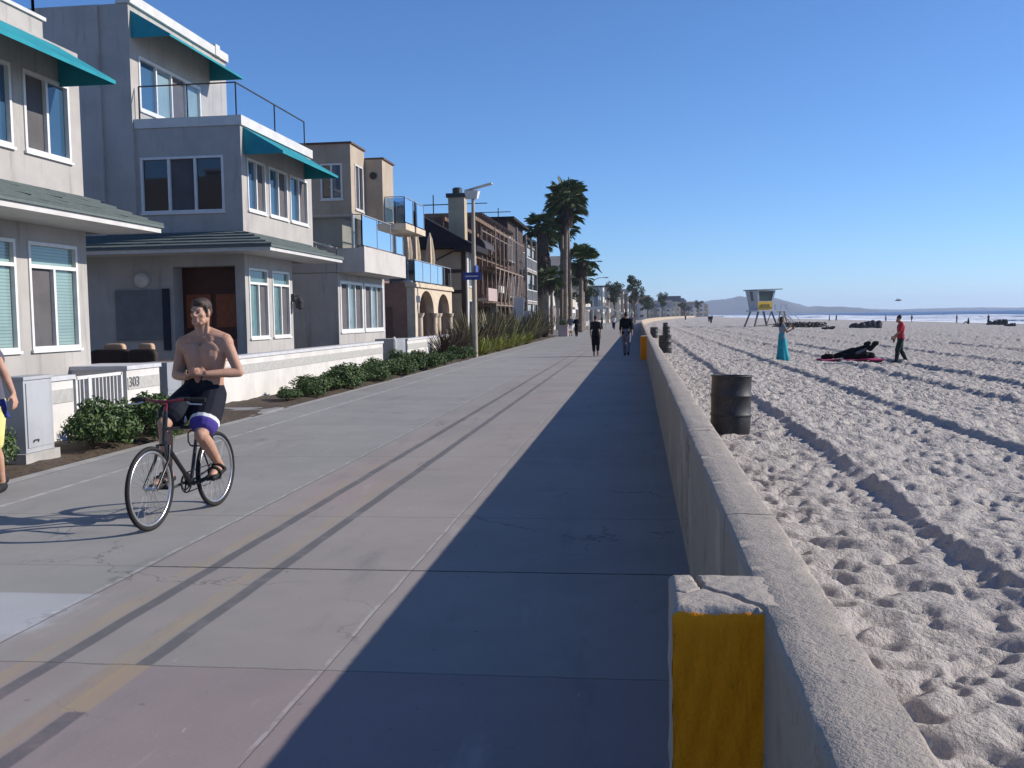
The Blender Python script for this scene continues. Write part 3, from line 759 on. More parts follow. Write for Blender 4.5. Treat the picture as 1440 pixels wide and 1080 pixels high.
# ------------------------------------------------------------------ third house: white balcony front, tan upper blocks
h = thing('beach_house', 'house with white solid balcony front, glass rails and two tan blocks on top', 'house', (-12, 34, 0), 'houses along the boardwalk')
Y0 = 31.0; G3 = [(31.2, 33.85, 1.28, 2.95), (34.05, 36.65, 1.28, 2.95)]
mb = MB(); shell(mb, -20, X, Y0, 36.9, -.1, 3.18, G3); mb.build('wall', STUCCO, h)
for w in G3: window(h, 'X', X, *w, ['screen', 'pale', 'screen'], fw=.10)
mb = MB(); mb.box(-8.75, -8.60, Y0-.02, 36.65, 3.2, 4.0); mb.box(-9.5, -8.752, Y0-.02, Y0+.13, 3.2, 3.96); mb.box(-9.5, -8.752, 36.5, 36.65, 3.2, 3.96); mb.box(-9.55, -8.752, Y0+.132, 36.498, 3.184, 3.30)
mb.build('balcony', WHITE, h)
mb = MB(); pts = [(-9.52, 3.2), (-9.52, 3.98), (-10.2, 4.02), (-10.9, 4.10), (-11.6, 4.22), (-12.3, 4.30), (-12.3, 3.2)]
for (xa, za), (xb, zb) in zip(pts[1:-1], pts[2:-1]): mb.box(min(xa, xb), max(xa, xb), Y0-.015, Y0+.12, 3.2, (za+zb)/2)
mb.build('deck_wall', STUCCO2, h)
glass_rail(h, [(-12, Y0+.05), (-8.68, Y0+.05), (-8.68, 36.6)], 4.0, 5.0, PGLASS, step=1.9)
mb = MB()
SB = [(-10.62, -9.86, 5.75, 6.95)]
shell(mb, -16, -9.56, 33.0, 34.72, 5.15, 7.60, [(33.45, 34.45, 5.45, 7.0)], SB)
mb.box(-16, -10.0, 33.3, 36.9, 3.3, 5.148)
shell(mb, -16, -8.92, 34.74, 36.3, 5.05, 7.32)
mb.build('upper_wall', TAN, h)
cp = MB(); cp.box(-16, -9.50, 32.94, 34.73, 7.602, 7.66); cp.box(-16, -8.86, 34.732, 36.36, 7.322, 7.38); cp.build('parapet_cap', BROWNWOOD, h)
window(h, 'Y', 33.0, *SB[0], ['dark', 'blue']); window(h, 'X', -9.56, 33.45, 34.45, 5.45, 7.0, ['screen', 'dark'], frame=TRIM)
mb = MB(); mb.lathe([(.13, 0), (.13, .08), (.08, .1)], (-9.25, 34.70, 6.75), 16, 'y'); mb.build('vent_cap', DARKMETAL, h)
for (ya, yb) in ((34.9, 36.3), (36.6, 38.2)):
    mb = MB(); mb.box(-9.0, -8.15, ya, yb, 4.86, 5.08); b_ = mb.build('balcony', CREAM, h); glass_rail(b_, [(-8.9, ya+.05), (-8.2, ya+.05), (-8.2, yb-.05)], 5.08, 6.0, BGLASS)
mb = MB(); mb.tube([(-9.52, 33.0, 5.25), (-9.50, 32.9, 5.1), (-9.50, 32.88, 4.9), (-9.50, 32.88, 4.05)], .055, 8); mb.build('drain_pipe', TRIM, h)
# cane lounger on that deck (a thing of its own)
t = thing('deck_lounger', 'white folded deck lounger on the balcony deck beside teal awning tip', 'lounger', (-10.6, 31.9, 3.32))
mb = MB(); mb.bar((-11.4, 31.9, 4.55), (-10.5, 31.9, 4.22), .6, .05); mb.bar((-10.5, 31.9, 4.22), (-9.9, 31.9, 4.05), .6, .05); mb.build('seat', TRIM, t)
for x in (-11.1, -10.1):
    for y in (31.65, 32.15): mb = MB(); mb.bar((x, y, 3.31), (x, y, 4.2), .04); mb.build('leg', METAL, t)
# ------------------------------------------------------------------ fourth house: cream arcade with glass balcony
h = thing('beach_house', 'cream house with an arched arcade under a blue glass balcony', 'house', (-12, 45, 0), 'houses along the boardwalk')
mb = MB(); xw, ya, yb = -9.3, 41.2, 49.6
arches = [(42.0, 45.1), (46.0, 48.9)]
def arch_wall(mb, x, th, ya, yb, z1, arches, spring, n=14):
    segs = []; prev = ya
    for a, b in arches: segs.append((prev, a)); prev = b
    segs.append((prev, yb))
    for a, b in segs: mb.box(x-th, x, a, b, -.1, z1)
    for a, b in arches:
        c, r = (a+b)/2, (b-a)/2
        for k in range(n):
            t0, t1 = math.pi*k/n, math.pi*(k+1)/n
            p0, p1 = (c-r*math.cos(t0), spring+r*.62*math.sin(t0)), (c-r*math.cos(t1), spring+r*.62*math.sin(t1))
            mb.add([(x, p0[0], p0[1]), (x, p1[0], p1[1]), (x, p1[0], z1), (x, p0[0], z1), (x-th, p0[0], p0[1]), (x-th, p1[0], p1[1]), (x-th, p1[0], z1), (x-th, p0[0], z1)],
                   [(0, 1, 2, 3), (7, 6, 5, 4), (0, 4, 5, 1)])
arch_wall(mb, xw, .35, ya, yb, 3.02, arches, 1.95)
mb.build('arcade', CREAM, h)
mb = MB()
for y in (42.0, 45.1, 46.0, 48.9):
    mb.lathe([(.20, 0), (.20, .12), (.13, .18), (.12, 1.72), (.16, 1.78), (.21, 1.92)], (xw+.02, y, 0), 14)
mb.box(xw-.4, xw+.10, ya-.08, yb+.08, 3.022, 3.14); mb.box(xw-.4, xw+.06, ya-.04, yb+.04, 3.142, 3.22)
mb.build('column_trim', CREAM, h)
ap = M('brown_plaster', (.30, .17, .12), (.24, .135, .10), 2, .9)
mb = MB(); mb.box(-20, xw-.36, ya+.02, 41.4, -.1, 3.02); mb.box(-20, -11.6, 41.4, yb, -.1, 3.2); mb.box(-11.6, xw-.36, ya+.02, yb, 3.024, 3.2); mb.build('wall', ap, h)
mb = MB(); mb.box(-11.0, -10.3, ya-.02, ya+.016, .1, 2.2); mb.build('niche_panel', M('niche_brown', (.17, .085, .065), (.13, .07, .055), 3), h)
mb = MB(); mb.box(-20, -12.4, ya, yb, 3.2, 6.2); mb.build('upper_wall', M('plum_plaster', (.19, .13, .12), (.15, .10, .095), 2), h)
glass_rail(h, [(-12.3, ya+.1), (xw-.02, ya+.1), (xw-.02, yb-.1)], 3.23, 4.15, BGLASS, step=1.6)
for k, (x, y) in enumerate(((-9.75, 41.9), (-9.9, 44.2), (-9.8, 46.9))):
    t = thing('patio_umbrella', f'closed beige patio umbrella on the cream balcony, {["nearest the white balcony", "between the other two", "nearest the timbered wall"][k]}', 'umbrella', (x, y, 3.22), 'closed umbrellas on the balcony')
    mb = MB(); mb.tube([(x, y, 3.22), (x, y, 5.75)], .03); mb.lathe([(.22, 3.22), (.22, 3.30), (.05, 3.34)], (x, y, 0), 12); mb.build('pole', TRIM, t)
    mb = MB(); n = 20; prof_ = [(.02, 5.72), (.10, 5.45), (.15, 5.0), (.19, 4.45), (.17, 4.2)]
    for r_, z in prof_:
        for j in range(n): a = 2*math.pi*j/n; q = r_*(1+.28*math.cos(a*5)); mb.v.append((x+q*math.cos(a), y+q*math.sin(a), z))
    for i in range(len(prof_)-1):
        for j in range(n): mb.f.append((i*n+j, (i+1)*n+j, (i+1)*n+(j+1) % n, i*n+(j+1) % n)); mb.i.append(0)
    mb.build('canopy', M('beige_canvas', (.56, .45, .32), (.48, .38, .27), 6), t, True)
# ------------------------------------------------------------------ fifth house: half-timbered
h = thing('beach_house', 'half-timbered ochre house with dark roof and tall chimney', 'house', (-12, 54, 0), 'houses along the boardwalk')
xw, ya, yb = -8.72, 50.6, 53.4
mb = MB(); shell(mb, -20, xw, ya, yb, -.1, 5.45, [(51.3, 53.2, 3.3, 5.1), (51.3, 53.2, .9, 2.6)]); mb.build('wall', TUDOR, h)
mb = MB()
for u in (xw-.24, -11.4, -13.6): mb.box(u, u+.22, ya-.05, ya-.003, 0, 5.45)
for z in (2.95, 4.0, 5.2): mb.box(-14, xw-.242, ya-.048, ya-.004, z, z+.18)
mb.bar((-11.18, ya-.027, 4.25), (xw-.3, ya-.027, 5.25), .05, .17, (0, 1, 0)); mb.bar((-13.4, ya-.027, 4.3), (-11.5, ya-.027, 5.2), .05, .17, (0, 1, 0))
mb.build('timber_frame', DARKWOOD, h)
mb = MB(); mb.box(xw+.003, xw+.06, ya, ya+.45, 0, 5.4); mb.build('corner_board', WHITE, h)
window(h, 'X', xw, 51.3, 53.2, 3.3, 5.1, ['pale', 'blue', 'pale'], frame=TRIM); window(h, 'X', xw, 51.3, 53.2, .9, 2.6, ['dark', 'dark'], frame=TRIM)
mb = MB()
RX, RZ = -12.4, 7.75; ex, ez = xw+.55, 5.35
for s in (0, 1):
    pass
A = [(ex, ya-.5, ez), (RX, ya-.5, RZ), (-16.4, ya-.5, ez), (ex, yb+.4, ez), (RX, yb+.4, RZ), (-16.4, yb+.4, ez)]
mb.add(A, [(0, 1, 4, 3), (1, 2, 5, 4), (0, 2, 1), (3, 4, 5), (0, 3, 5, 2)])
mb.box(xw-.5, ex+.12, ya-.62, yb+.5, 5.06, 5.345)
mb.box(-16.4, xw-.502, ya-.58, ya-.02, 5.25, 5.34)
rf = mb.build('roof', BLACKROOF, h)
mb = MB(); mb.box(-9.75, -8.9, 51.5, 52.3, 5.3, 7.95); mb.mi = 1; mb.box(-9.85, -8.8, 51.4, 52.4, 7.952, 8.15); mb.lathe([(.26, 8.15), (.26, 8.42), (.20, 8.48)], (-9.33, 51.9, 0), 14)
mb.build('chimney', [TUDOR, DARKMETAL], rf)
# ------------------------------------------------------------------ garden walls, pier, gate
GW = M('garden_wall_white', (.60, .575, .545), (.52, .50, .475), 1.5, .9, .2, bumps=.3, stain=.3)
GB = M('garden_wall_band', (.42, .41, .385), (.35, .345, .325), 10, .9, .2, bumps=.5)
def garden_wall(label, x, y0, y1, z1, x0=None, band=True):
    x0 = x0 or x-.28
    t = thing('garden_wall', label, 'wall', ((x+x0)/2, (y0+y1)/2, 0), 'low white garden walls')
    mb = MB(); mb.box(x0, x, y0, y1, -.1, z1-.07); mb.build('wall_body', GW, t)
    mb = MB(); mb.box(x0-.03, x+.03, y0-.03, y1+.03, z1-.068, z1); mb.build('coping', M('coping_grey', (.52, .52, .54), (.45, .45, .47), 4, .8, .3, bumps=.2), t)
    if band: mb = MB(); mb.box(x+.002, x+.014, y0+.02, y1-.02, z1-.40, z1-.20); mb.build('tile_band', GB, t)
    return t
gw = garden_wall('short white wall with grey band beside the white metal gate, partly behind the utility cabinet', -8.5, 12.2, 14.1, .92)
gw = garden_wall('white wall piece with a house number between the gate and the rounded grey pier', -8.5, 15.7, 16.85, .97, -9.6)
tc = bpy.data.curves.new('number', 'FONT'); tc.body = '303'; tc.size = .24; tc.extrude = .006
to = bpy.data.objects.new('tmp', tc); COL.objects.link(to)
dg = bpy.context.evaluated_depsgraph_get(); nm = bpy.data.meshes.new_from_object(to.evaluated_get(dg), depsgraph=dg); bpy.data.objects.remove(to)
nm.transform(Matrix.Translation(Vector((-8.48, 15.74, .615))-origin(gw)) @ Matrix(((0, 0, 1, 0), (1, 0, 0, 0), (0, 1, 0, 0), (0, 0, 0, 1))))
nm.materials.clear(); nm.materials.append(M('number_grey', (.17, .17, .18), (.14, .14, .15), 5)); link(bpy.data.objects.new('house_number', nm), gw)
garden_wall('long white wall with grey band behind the row of low shrubs and the cyclist', -8.5, 18.6, 32.6, .95)
garden_wall('white wall piece beyond the grey pier, spiky flax plants at its far end', -8.5, 36.2, 45.0, .95)
t = thing('gate_pier', 'dark grey stucco pier with pale pipe between two long white walls', 'pier', (-8.9, 34, 0))
mb = MB(); mb.box(-9.3, -8.55, 34.6, 36.1, -.1, .98); mb.build('pier_body', M('slate_stucco', (.26, .275, .30), (.22, .235, .26), 2, .85), t)
mb = MB(); mb.tube([(-8.5, 34.3, 0), (-8.5, 34.3, .95), (-8.55, 34.4, 1.02)], .05); mb.build('pipe', TRIM, t)
t = thing('gate_pier', 'rounded slate grey pier behind the cyclist, next to the numbered white wall', 'pier', (-8.7, 17.2, 0))
mb = MB()
for k in range(12):
    a0, a1 = math.pi/2*k/12, math.pi/2*(k+1)/12
    mb.box(-8.95+.32*(1-math.cos(a0))*0-.32*math.cos(a0)*.9, -8.95-.32*math.cos(a1)*.9+.0005, 17.05, 17.6, -.1, .58+.38*math.sin((a0+a1)/2))
mb.box(-8.95, -8.45, 17.05, 17.6, -.1, .96); mb.box(-8.96, -8.44, 17.04, 17.61, .45, .50)
mb.build('pier_body', M('slate_stucco'), t)
t = thing('metal_gate', 'white metal garden gate of upright bars', 'gate', (-8.5, 14.8, 0))
mb = MB(); gy0, gy1 = 14.16, 15.5
mb.bar((-8.5, gy0, .32), (-8.5, gy1, .32), .05); mb.bar((-8.5, gy0, .86), (-8.5, gy1, .86), .05); mb.bar((-8.5, gy0, .30), (-8.5, gy0, .88), .05); mb.bar((-8.5, gy1, .30), (-8.5, gy1, .88), .05)
mb.bar((-8.5, gy0+.35, .32), (-8.5, gy0+.35, .86), .07)
mb.build('frame', VINYL, t)
mb = MB(); [mb.bar((-8.5, gy0+.11*k, .34), (-8.5, gy0+.11*k, .84), .022) for k in range(1, 12)]; mb.build('bars', VINYL, t)
struct((lambda m_: (m_.box(-8.75, -8.35, 14.1, 15.7, -.1, .26), m_.build('gate_step', M('kerb_concrete')))[1])(MB()))
mb = MB(); mb.box(-12, -6.81, 16.9, 18.5, -.1, .012); struct(mb.build('garden_path', M('path_concrete', (.30, .295, .29), (.25, .245, .24), 2)))
mb = MB(); mb.box(-14, -8.79, 16.4, 30.9, -.1, .30); struct(mb.build('patio', M('patio_paving', (.27, .25, .23), (.21, .2, .185), 2)))
# ------------------------------------------------------------------ patio furniture, cabinet
WICKER = M('dark_wicker', (.045, .028, .022), (.028, .018, .015), 30, .7, .3, bumps=.8, bscale=90, bdist=.01)
CUSH = M('grey_cushion', (.20, .19, .185), (.16, .15, .148), 5, .9, .2)
CUSHT = M('tan_cushion', (.50, .34, .22), (.42, .28, .18), 5, .9, .2)
def rounded_box(mb, x0, x1, y0, y1, z0, z1, r=.05):
    mb.v; o = len(mb.v); n = 5; pts = []
    cx, cy, cz = (x0+x1)/2, (y0+y1)/2, (z0+z1)/2; hx, hy, hz = (x1-x0)/2, (y1-y0)/2, (z1-z0)/2
    m_, k = 20, 12
    for j in range(k+1):
        t = -math.pi/2+math.pi*j/k
        for i in range(m_):
            q = 2*math.pi*i/m_
            e = lambda c, p=.35: math.copysign(abs(c)**p, c)
            pts.append((cx+hx*e(math.cos(t))*e(math.cos(q)), cy+hy*e(math.cos(t))*e(math.sin(q)), cz+hz*e(math.sin(t))))
    f = [(j*m_+i, j*m_+(i+1) % m_, (j+1)*m_+(i+1) % m_, (j+1)*m_+i) for j in range(k) for i in range(m_)]
    mb.add(pts, f)
def armchair(label, x, y, w, cush):
    t = thing('patio_chair', label, 'armchair', (x, y, .30), 'dark wicker patio seats')
    mb = MB(); rounded_box(mb, x-w/2, x+w/2, y-.38, y+.38, .34, .72); rounded_box(mb, x-w/2, x+w/2, y-.42, y-.24, .5, 1.16)
    rounded_box(mb, x-w/2-.02, x-w/2+.14, y-.40, y+.38, .4, .93); rounded_box(mb, x+w/2-.14, x+w/2+.02, y-.40, y+.38, .4, .93); mb.build('frame', WICKER, t, True, 60)
    mb = MB(); rounded_box(mb, x-w/2+.12, x+w/2-.12, y-.22, y+.36, .7, .84); mb.build('seat_cushion', CUSH, t, True, 60)
    mb = MB(); rounded_box(mb, x-w/4, x+w/4, y-.24, y-.08, .84, 1.27); mb.build('back_cushion', cush, t, True, 60)
armchair('dark wicker patio sofa at the house corner behind the metal gate', -10.75, 19.6, .9, CUSHT)
armchair('dark wicker patio chair with tan cushion behind the numbered wall', -9.95, 19.4, .62, CUSHT)
armchair('dark wicker patio chair with black cushion, half hidden by the cyclist', -9.25, 20.6, .62, M('black_cushion', (.02, .02, .022)))
t = thing('utility_cabinet', 'tall grey metal utility cabinet on a concrete base beside the path', 'cabinet', (-7.55, 11.5, 0))
mb = MB(); mb.box(-7.56, -7.28, 11.02, 11.60, .14, 1.02); mb.box(-7.58, -7.26, 11.0, 11.62, 1.021, 1.06)
mb.build('cabinet_body', M('cabinet_grey', (.37, .38, .40), (.31, .32, .34), 1.2, .5, .4, stain=.25), t)
mb = MB(); mb.box(-7.279, -7.268, 11.06, 11.56, .2, .98); mb.build('door', M('cabinet_grey'), t)
mb = MB(); mb.tube([(-7.262, 11.15, .26), (-7.25, 11.16, .29), (-7.25, 11.24, .29), (-7.262, 11.25, .26)], .007); mb.build('handle', DARKMETAL, t)
mb = MB(); mb.box(-7.62, -7.24, 10.95, 11.66, -.08, .138); mb.build('base', M('kerb_concrete'), t)

# ------------------------------------------------------------------ shrubs and flax
def leaf_mat(name, a, b, c=None):
    n = NB(name); x, y, z = n.xyz()
    r_ = n.nt.nodes.new('ShaderNodeObjectInfo'); rv = S(n, r_.outputs['Random'])
    k = n.noise(16, 3, .6); col = n.mix(n.ramp(k, .3, .7), a, b); col = n.mix(n.ramp(n.noise(45, 1), .62, .7)*.5, col, c or a)
    n.fin(col, .55, .35); n.bs.inputs['Subsurface Weight'].default_value = 0.0
    return n.mat
LEAF = leaf_mat('shrub_leaf', (.080, .13, .035), (.038, .070, .022), (.18, .20, .065))
LEAFY = leaf_mat('yellow_green_leaf', (.28, .29, .05), (.15, .18, .035), (.40, .36, .09))
FLAX = leaf_mat('flax_leaf', (.15, .15, .06), (.09, .085, .045), (.22, .17, .09))
FLAXR = leaf_mat('bronze_flax_leaf', (.085, .055, .035), (.05, .032, .026), (.14, .09, .06))
PALML = leaf_mat('palm_frond_leaf', (.085, .12, .035), (.045, .075, .022), (.16, .16, .05))
TREEL = leaf_mat('tree_leaf', (.050, .070, .030), (.032, .048, .024), (.08, .09, .035))
TWIG = M('twig', (.10, .07, .045), (.07, .05, .035), 20)
def leaves(mb, centers, n, size, r, flat=.35):
    for _ in range(n):
        c, rad = r.choice(centers); d = Vector((r.gauss(0, 1), r.gauss(0, 1), r.gauss(0, 1))); d.normalize()
        p = Vector(c)+Vector((d.x*rad[0], d.y*rad[1], d.z*rad[2]))*(r.random()**.35)
        a = (d+Vector((r.gauss(0, .6), r.gauss(0, .6), r.gauss(0, .6)))).normalized(); b = a.orthogonal().normalized()
        b = Matrix.Rotation(r.uniform(0, 6.28), 3, a) @ b; s_ = size*r.uniform(.6, 1.25); t_ = a.cross(b)
        mb.add([p-b*s_*.5, p+t_*s_*.28+a*s_*.1, p+b*s_*.55-a*s_*.08, p-t_*s_*.28+a*s_*.1], [(0, 1, 2), (0, 2, 3)])
def shrub(seed, w, d, hgt, n, size, mat, name='shrub'):
    r = random.Random(seed); mb = MB(); cs = []
    for _ in range(9): cs.append(((r.uniform(-w, w)*.42, r.uniform(-d, d)*.42, hgt*r.uniform(.25, .72)), (w*.28, d*.28, hgt*.28)))
    leaves(mb, cs, n, size, r)
    root = bpy.data.objects.new(name, None); root.empty_display_size = .1; COL.objects.link(root)
    mb.build('foliage', mat, root)
    sb = MB()
    for _ in range(8): a = r.uniform(0, 6.28); q = r.uniform(.1, .4); sb.tube([(0, 0, -.03), (math.cos(a)*w*q*.6, math.sin(a)*d*q*.6, hgt*.35), (math.cos(a)*w*q, math.sin(a)*d*q, hgt*.7)], [.012, .008, .004], 5)
    sb.build('stems', TWIG, root)
    return root
SHR = [shrub(k, .98, .98, .74, 2300, .082, LEAF) for k in range(3)]
for s_ in SHR: tag(s_, 'shrub', 'shrub')
def put(p, loc, rz, sc, label, cat, group, done={}):
    if p.name not in done:
        done[p.name] = 1; p.location = loc; p.rotation_euler = (0, 0, rz); p.scale = sc if isinstance(sc, tuple) else (sc,)*3
        return tag(p, label, cat, group)
    return dup(p, loc, rz, sc, label, group)
near = [(-7.12, 12.3, .92, 'leafy green shrub touching the utility cabinet'), (-7.14, 13.2, .96, 'leafy green shrub in front of the white wall piece by the gate'),
        (-7.15, 14.1, .94, 'leafy green shrub in front of the metal gate'), (-7.1, 14.95, .80, 'small leafy shrub at the end of the near bed by the garden path'),
        (-7.45, 10.2, .85, 'dark green shrub in the shade left of the utility cabinet, behind the walker'), (-7.7, 9.3, .8, 'leafy shrub at the very left edge behind the walker')]
for k, (x, y, sc, lb) in enumerate(near): put(SHR[k % 3], (x, y, 0), k*1.3, (sc, sc, sc*1.05), lb, 'shrub', 'shrubs in the bed near the gate')
row = [(20.1, .42), (21.3, .5), (22.1, .75), (22.9, .62), (23.7, .8), (24.6, .72), (25.5, .68), (26.4, .78), (27.4, .66), (28.3, .74), (29.2, .7), (30.2, .76), (31.3, .82), (32.4, .86), (33.4, .78), (34.4, .8), (35.6, .62), (37.0, .45), (38.4, .62), (39.6, .7), (40.8, .78), (42.0, .66)]
for k, (y, sc) in enumerate(row):
    w = 'long banded white wall' if y < 33 else ('grey pier' if y < 36 else 'white wall piece past the pier')
    base = 0 if y < 33 else (14 if y < 36 else 16)
    put(SHR[k % 3], (-7.32+.2*math.sin(k*2.1), y, 0), k*2.2, (sc*1.3, sc*1.35, sc*(1.0+.25*math.sin(k*1.7))), f'low green shrub, {ORD[k-base]} along the {w}', 'shrub', 'row of low shrubs along the white walls')
def flax(seed, n, L, mat, droop=.5):
    r = random.Random(seed); root = bpy.data.objects.new('flax_plant', None); COL.objects.link(root); mb = MB()
    for _ in range(n):
        a = r.uniform(0, 6.283); el = r.uniform(.55, 1.45); l = L*r.uniform(.6, 1.1); w = .035*r.uniform(.8, 1.3)
        d = Vector((math.cos(a)*math.cos(el), math.sin(a)*math.cos(el), math.sin(el))); s_ = Vector((-math.sin(a), math.cos(a), 0))
        p = Vector((math.cos(a)*.10*r.random(), math.sin(a)*.10*r.random(), 0)); pts = []
        for q in range(6):
            t = q/5; ww = w*(1-t)**.6*(1 if q else .6); pts.append((p-s_*ww, p+s_*ww)); d2 = (d-Vector((0, 0, 1))*droop*t*(1.3-el*.6)).normalized(); p = p+d2*l/5
        for q in range(5): mb.quad(pts[q][0], pts[q][1], pts[q+1][1], pts[q+1][0])
    mb.build('blades', mat, root); sb = MB(); sb.cap((0, 0, -.03), (0, 0, .12), .10, .06, 8); sb.build('base', TWIG, root)
    tag(root, 'flax', 'plant'); return root
FL = [flax(11, 90, 1.55, FLAX), flax(12, 90, 1.5, FLAXR), flax(13, 100, 1.6, FLAX, .3)]
LOW = [flax(21, 110, .7, LEAFY, .9), flax(22, 110, .75, LEAFY, 1.0)]
fr = random.Random(4); i = 0
for y in (40.5, 42.2, 43.6):
    put(FL[1], (-7.95, y, 0), y, .95+.2*fr.random(), f'bronze spiky flax plant, {ORD[i]} beyond the end of the white wall', 'plant', 'spiky flax plants'); i += 1
for k, y in enumerate(np.arange(46.5, 82, 1.75)):
    put(FL[k % 3], (-7.9+.5*math.sin(k*2.4), float(y), 0), k*1.1, 1.3+.3*fr.random(), f'tall spiky flax plant, {ORD[k]} past the lamp post along the path', 'plant', 'spiky flax plants past the lamp post')
for k, y in enumerate(np.arange(44.0, 66, 1.3)):
    put(LOW[k % 2], (-7.05+.12*math.sin(k*1.9), float(y), 0), k*1.7, .9+.35*fr.random(), f'low yellow-green plant at the path edge, {ORD[k]} past the lamp post', 'plant', 'low yellow-green plants at the path edge')

# ------------------------------------------------------------------ palms and trees
TRUNK = M('palm_trunk', (.23, .185, .15), (.15, .12, .10), 3, .9, .2, bumps=.5, bscale=12, bdist=.03)
SKIRT = M('dead_frond_skirt', (.085, .062, .05), (.05, .037, .032), 5, .95, .1, bumps=.6, bscale=14, bdist=.05)
def palm(seed, hgt, cr, skirt, lean=(0, 0), tr=.26):
    r = random.Random(seed); root = bpy.data.objects.new('palm_tree', None); COL.objects.link(root); tag(root, 'palm', 'palm tree')
    mb = MB(); n = 12; pts = []; rs_ = []
    for k in range(n+1):
        t = k/n; pts.append((lean[0]*t*t, lean[1]*t*t, hgt*t-.1)); rs_.append(tr*(1.35-.55*t if t < .15 else 1.26-.5*t)*(1+.04*r.uniform(-1, 1)))
    mb.tube(pts, rs_, 10); mb.build('trunk', TRUNK, root, True, 60)
    top = Vector((lean[0], lean[1], hgt)); mb = MB()
    def frond(el, az, L, mb):
        d = Vector((math.cos(az)*math.cos(el), math.sin(az)*math.cos(el), math.sin(el))); s_ = Vector((-math.sin(az), math.cos(az), 0)); u = s_.cross(d)*-1
        p0 = top; p1 = top+d*L*.5-Vector((0, 0, .04*L)); mb.bar(p0, p1, .035)
        m_ = 13
        for k in range(m_):
            a = (k/(m_-1)-.5)*2*1.45; q = d*math.cos(a)+s_*math.sin(a); l = L*.56*(.72+.28*math.cos(a)); w = .055*L/1.8
            t_ = s_*math.cos(a)-d*math.sin(a); mid = p1+q*l*.62; tip = p1+q*l-Vector((0, 0, l*r.uniform(.10, .40)))
            mb.add([p1, mid-t_*w, tip, mid+t_*w], [(0, 1, 2), (0, 2, 3)])
    for k in range(40):
        el = math.asin(r.uniform(-.62, 1.0)); frond(el, k*2.399+r.uniform(-.2, .2), cr*r.uniform(.8, 1.08), mb)
    mb.build('crown', PALML, root)
    if skirt:
        mb = MB(); z1 = hgt-.2; z0 = z1-skirt
        for k in range(170):
            a = r.uniform(0, 6.283); z = r.uniform(z0+.5, z1); t = (z1-z)/skirt; rad = tr*.8+.55*min(1, t*2.2)*(1-.45*t)
            c = Vector((lean[0]*(z/hgt)**2, lean[1]*(z/hgt)**2, 0)); dn = r.uniform(.7, 1.4); w = r.uniform(.10, .22)
            p = c+Vector((math.cos(a)*(rad*.6), math.sin(a)*(rad*.6), z+.3)); q = c+Vector((math.cos(a)*rad, math.sin(a)*rad, z-dn*.5)); e = c+Vector((math.cos(a)*rad*.82, math.sin(a)*rad*.82, z-dn)); s_ = Vector((-math.sin(a), math.cos(a), 0))
            mb.add([p-s_*w*.5, p+s_*w*.5, q+s_*w, e, q-s_*w], [(0, 1, 2, 4), (4, 2, 3)])
        mb.tube([(lean[0]*.6, lean[1]*.6, z0+.5), (lean[0], lean[1], z1)], [tr*1.2, tr*1.6], 10)
        mb.build('skirt', SKIRT, root)
    return root
PA = palm(1, 14.0, 2.5, 2.6, (.3, .2), .21); PB = palm(2, 13.2, 2.4, 1.6, (-.3, .1), .20); PC = palm(3, 10.6, 2.2, 6.2, (-.1, 0), .40); PD = palm(4, 7.6, 2.1, 1.2, (.2, .1), .22)
pal = [(PA, -7.2, 100, 0, .97, 'tallest fan palm, top of the tight clump past the dark building'), (PB, -6.9, 103, 1, 1.0, 'tall fan palm on the sea side of the tallest palm'), (PB, -7.9, 104, 3, .93, 'slim fan palm between the tallest palm and the skirted one'), (PA, -8.0, 111, 2, .82, 'half-height fan palm inside the palm clump, crown against the trunks'),
       (PC, -9.3, 100, 0, 1.0, 'stout fan palm with a long dark skirt of dead fronds'), (PC, -10.3, 106, 2, .9, 'shorter skirted fan palm behind the dark balconied building'),
       (PD, -5.9, 104, 0, 1.0, 'short fan palm at the right of the palm clump, over the walkers'), (PD, -6.2, 112, 2, 1.05, 'second short fan palm right of the clump, a little farther'), (PD, -8.3, 97, 4, .72, 'smallest fan palm low among the trunks'), (PD, -6.6, 122, 1, .85, 'low fan palm behind the short ones')]
for p, x, y, rz, sc, lb in pal: put(p, (x, y, 0), rz, sc, lb, 'palm tree', 'fan palms in the clump')
BARK = M('bark', (.12, .09, .065), (.08, .06, .045), 6, .9, .2, bumps=.4)
def tree(seed, hgt, w, n, size, mat=None, shape='round'):
    r = random.Random(seed); root = bpy.data.objects.new('tree', None); COL.objects.link(root); tag(root, 'tree', 'tree'); mb = MB()
    lean = r.uniform(-.3, .5); mb.tube([(0, 0, -.1), (lean*.4, .1, hgt*.3), (lean, 0, hgt*.62)], [.22, .16, .10], 8); cs = []
    for k in range(9):
        a = r.uniform(0, 6.28); q = w*r.uniform(.1, .55); z = hgt*(r.uniform(.45, .92) if shape == 'round' else r.uniform(.6, .95))
        c = (lean+math.cos(a)*q, math.sin(a)*q, z); cs.append((c, (w*r.uniform(.22, .36), w*r.uniform(.22, .36), hgt*r.uniform(.06, .14))))
        mb.tube([(lean*.6, 0, hgt*.4), ((lean+c[0])/2, c[1]/2, (hgt*.45+z)/2), c], [.09, .06, .02], 6)
    mb.build('trunk', BARK, root); lb = MB(); leaves(lb, cs, n, size, r); lb.build('crown', mat or TREEL, root); return root
T1 = tree(31, 8.5, 3.6, 1500, .42); T2 = tree(32, 10.2, 3.2, 1300, .42, shape='top'); T3 = tree(33, 7.0, 4.2, 1600, .42)
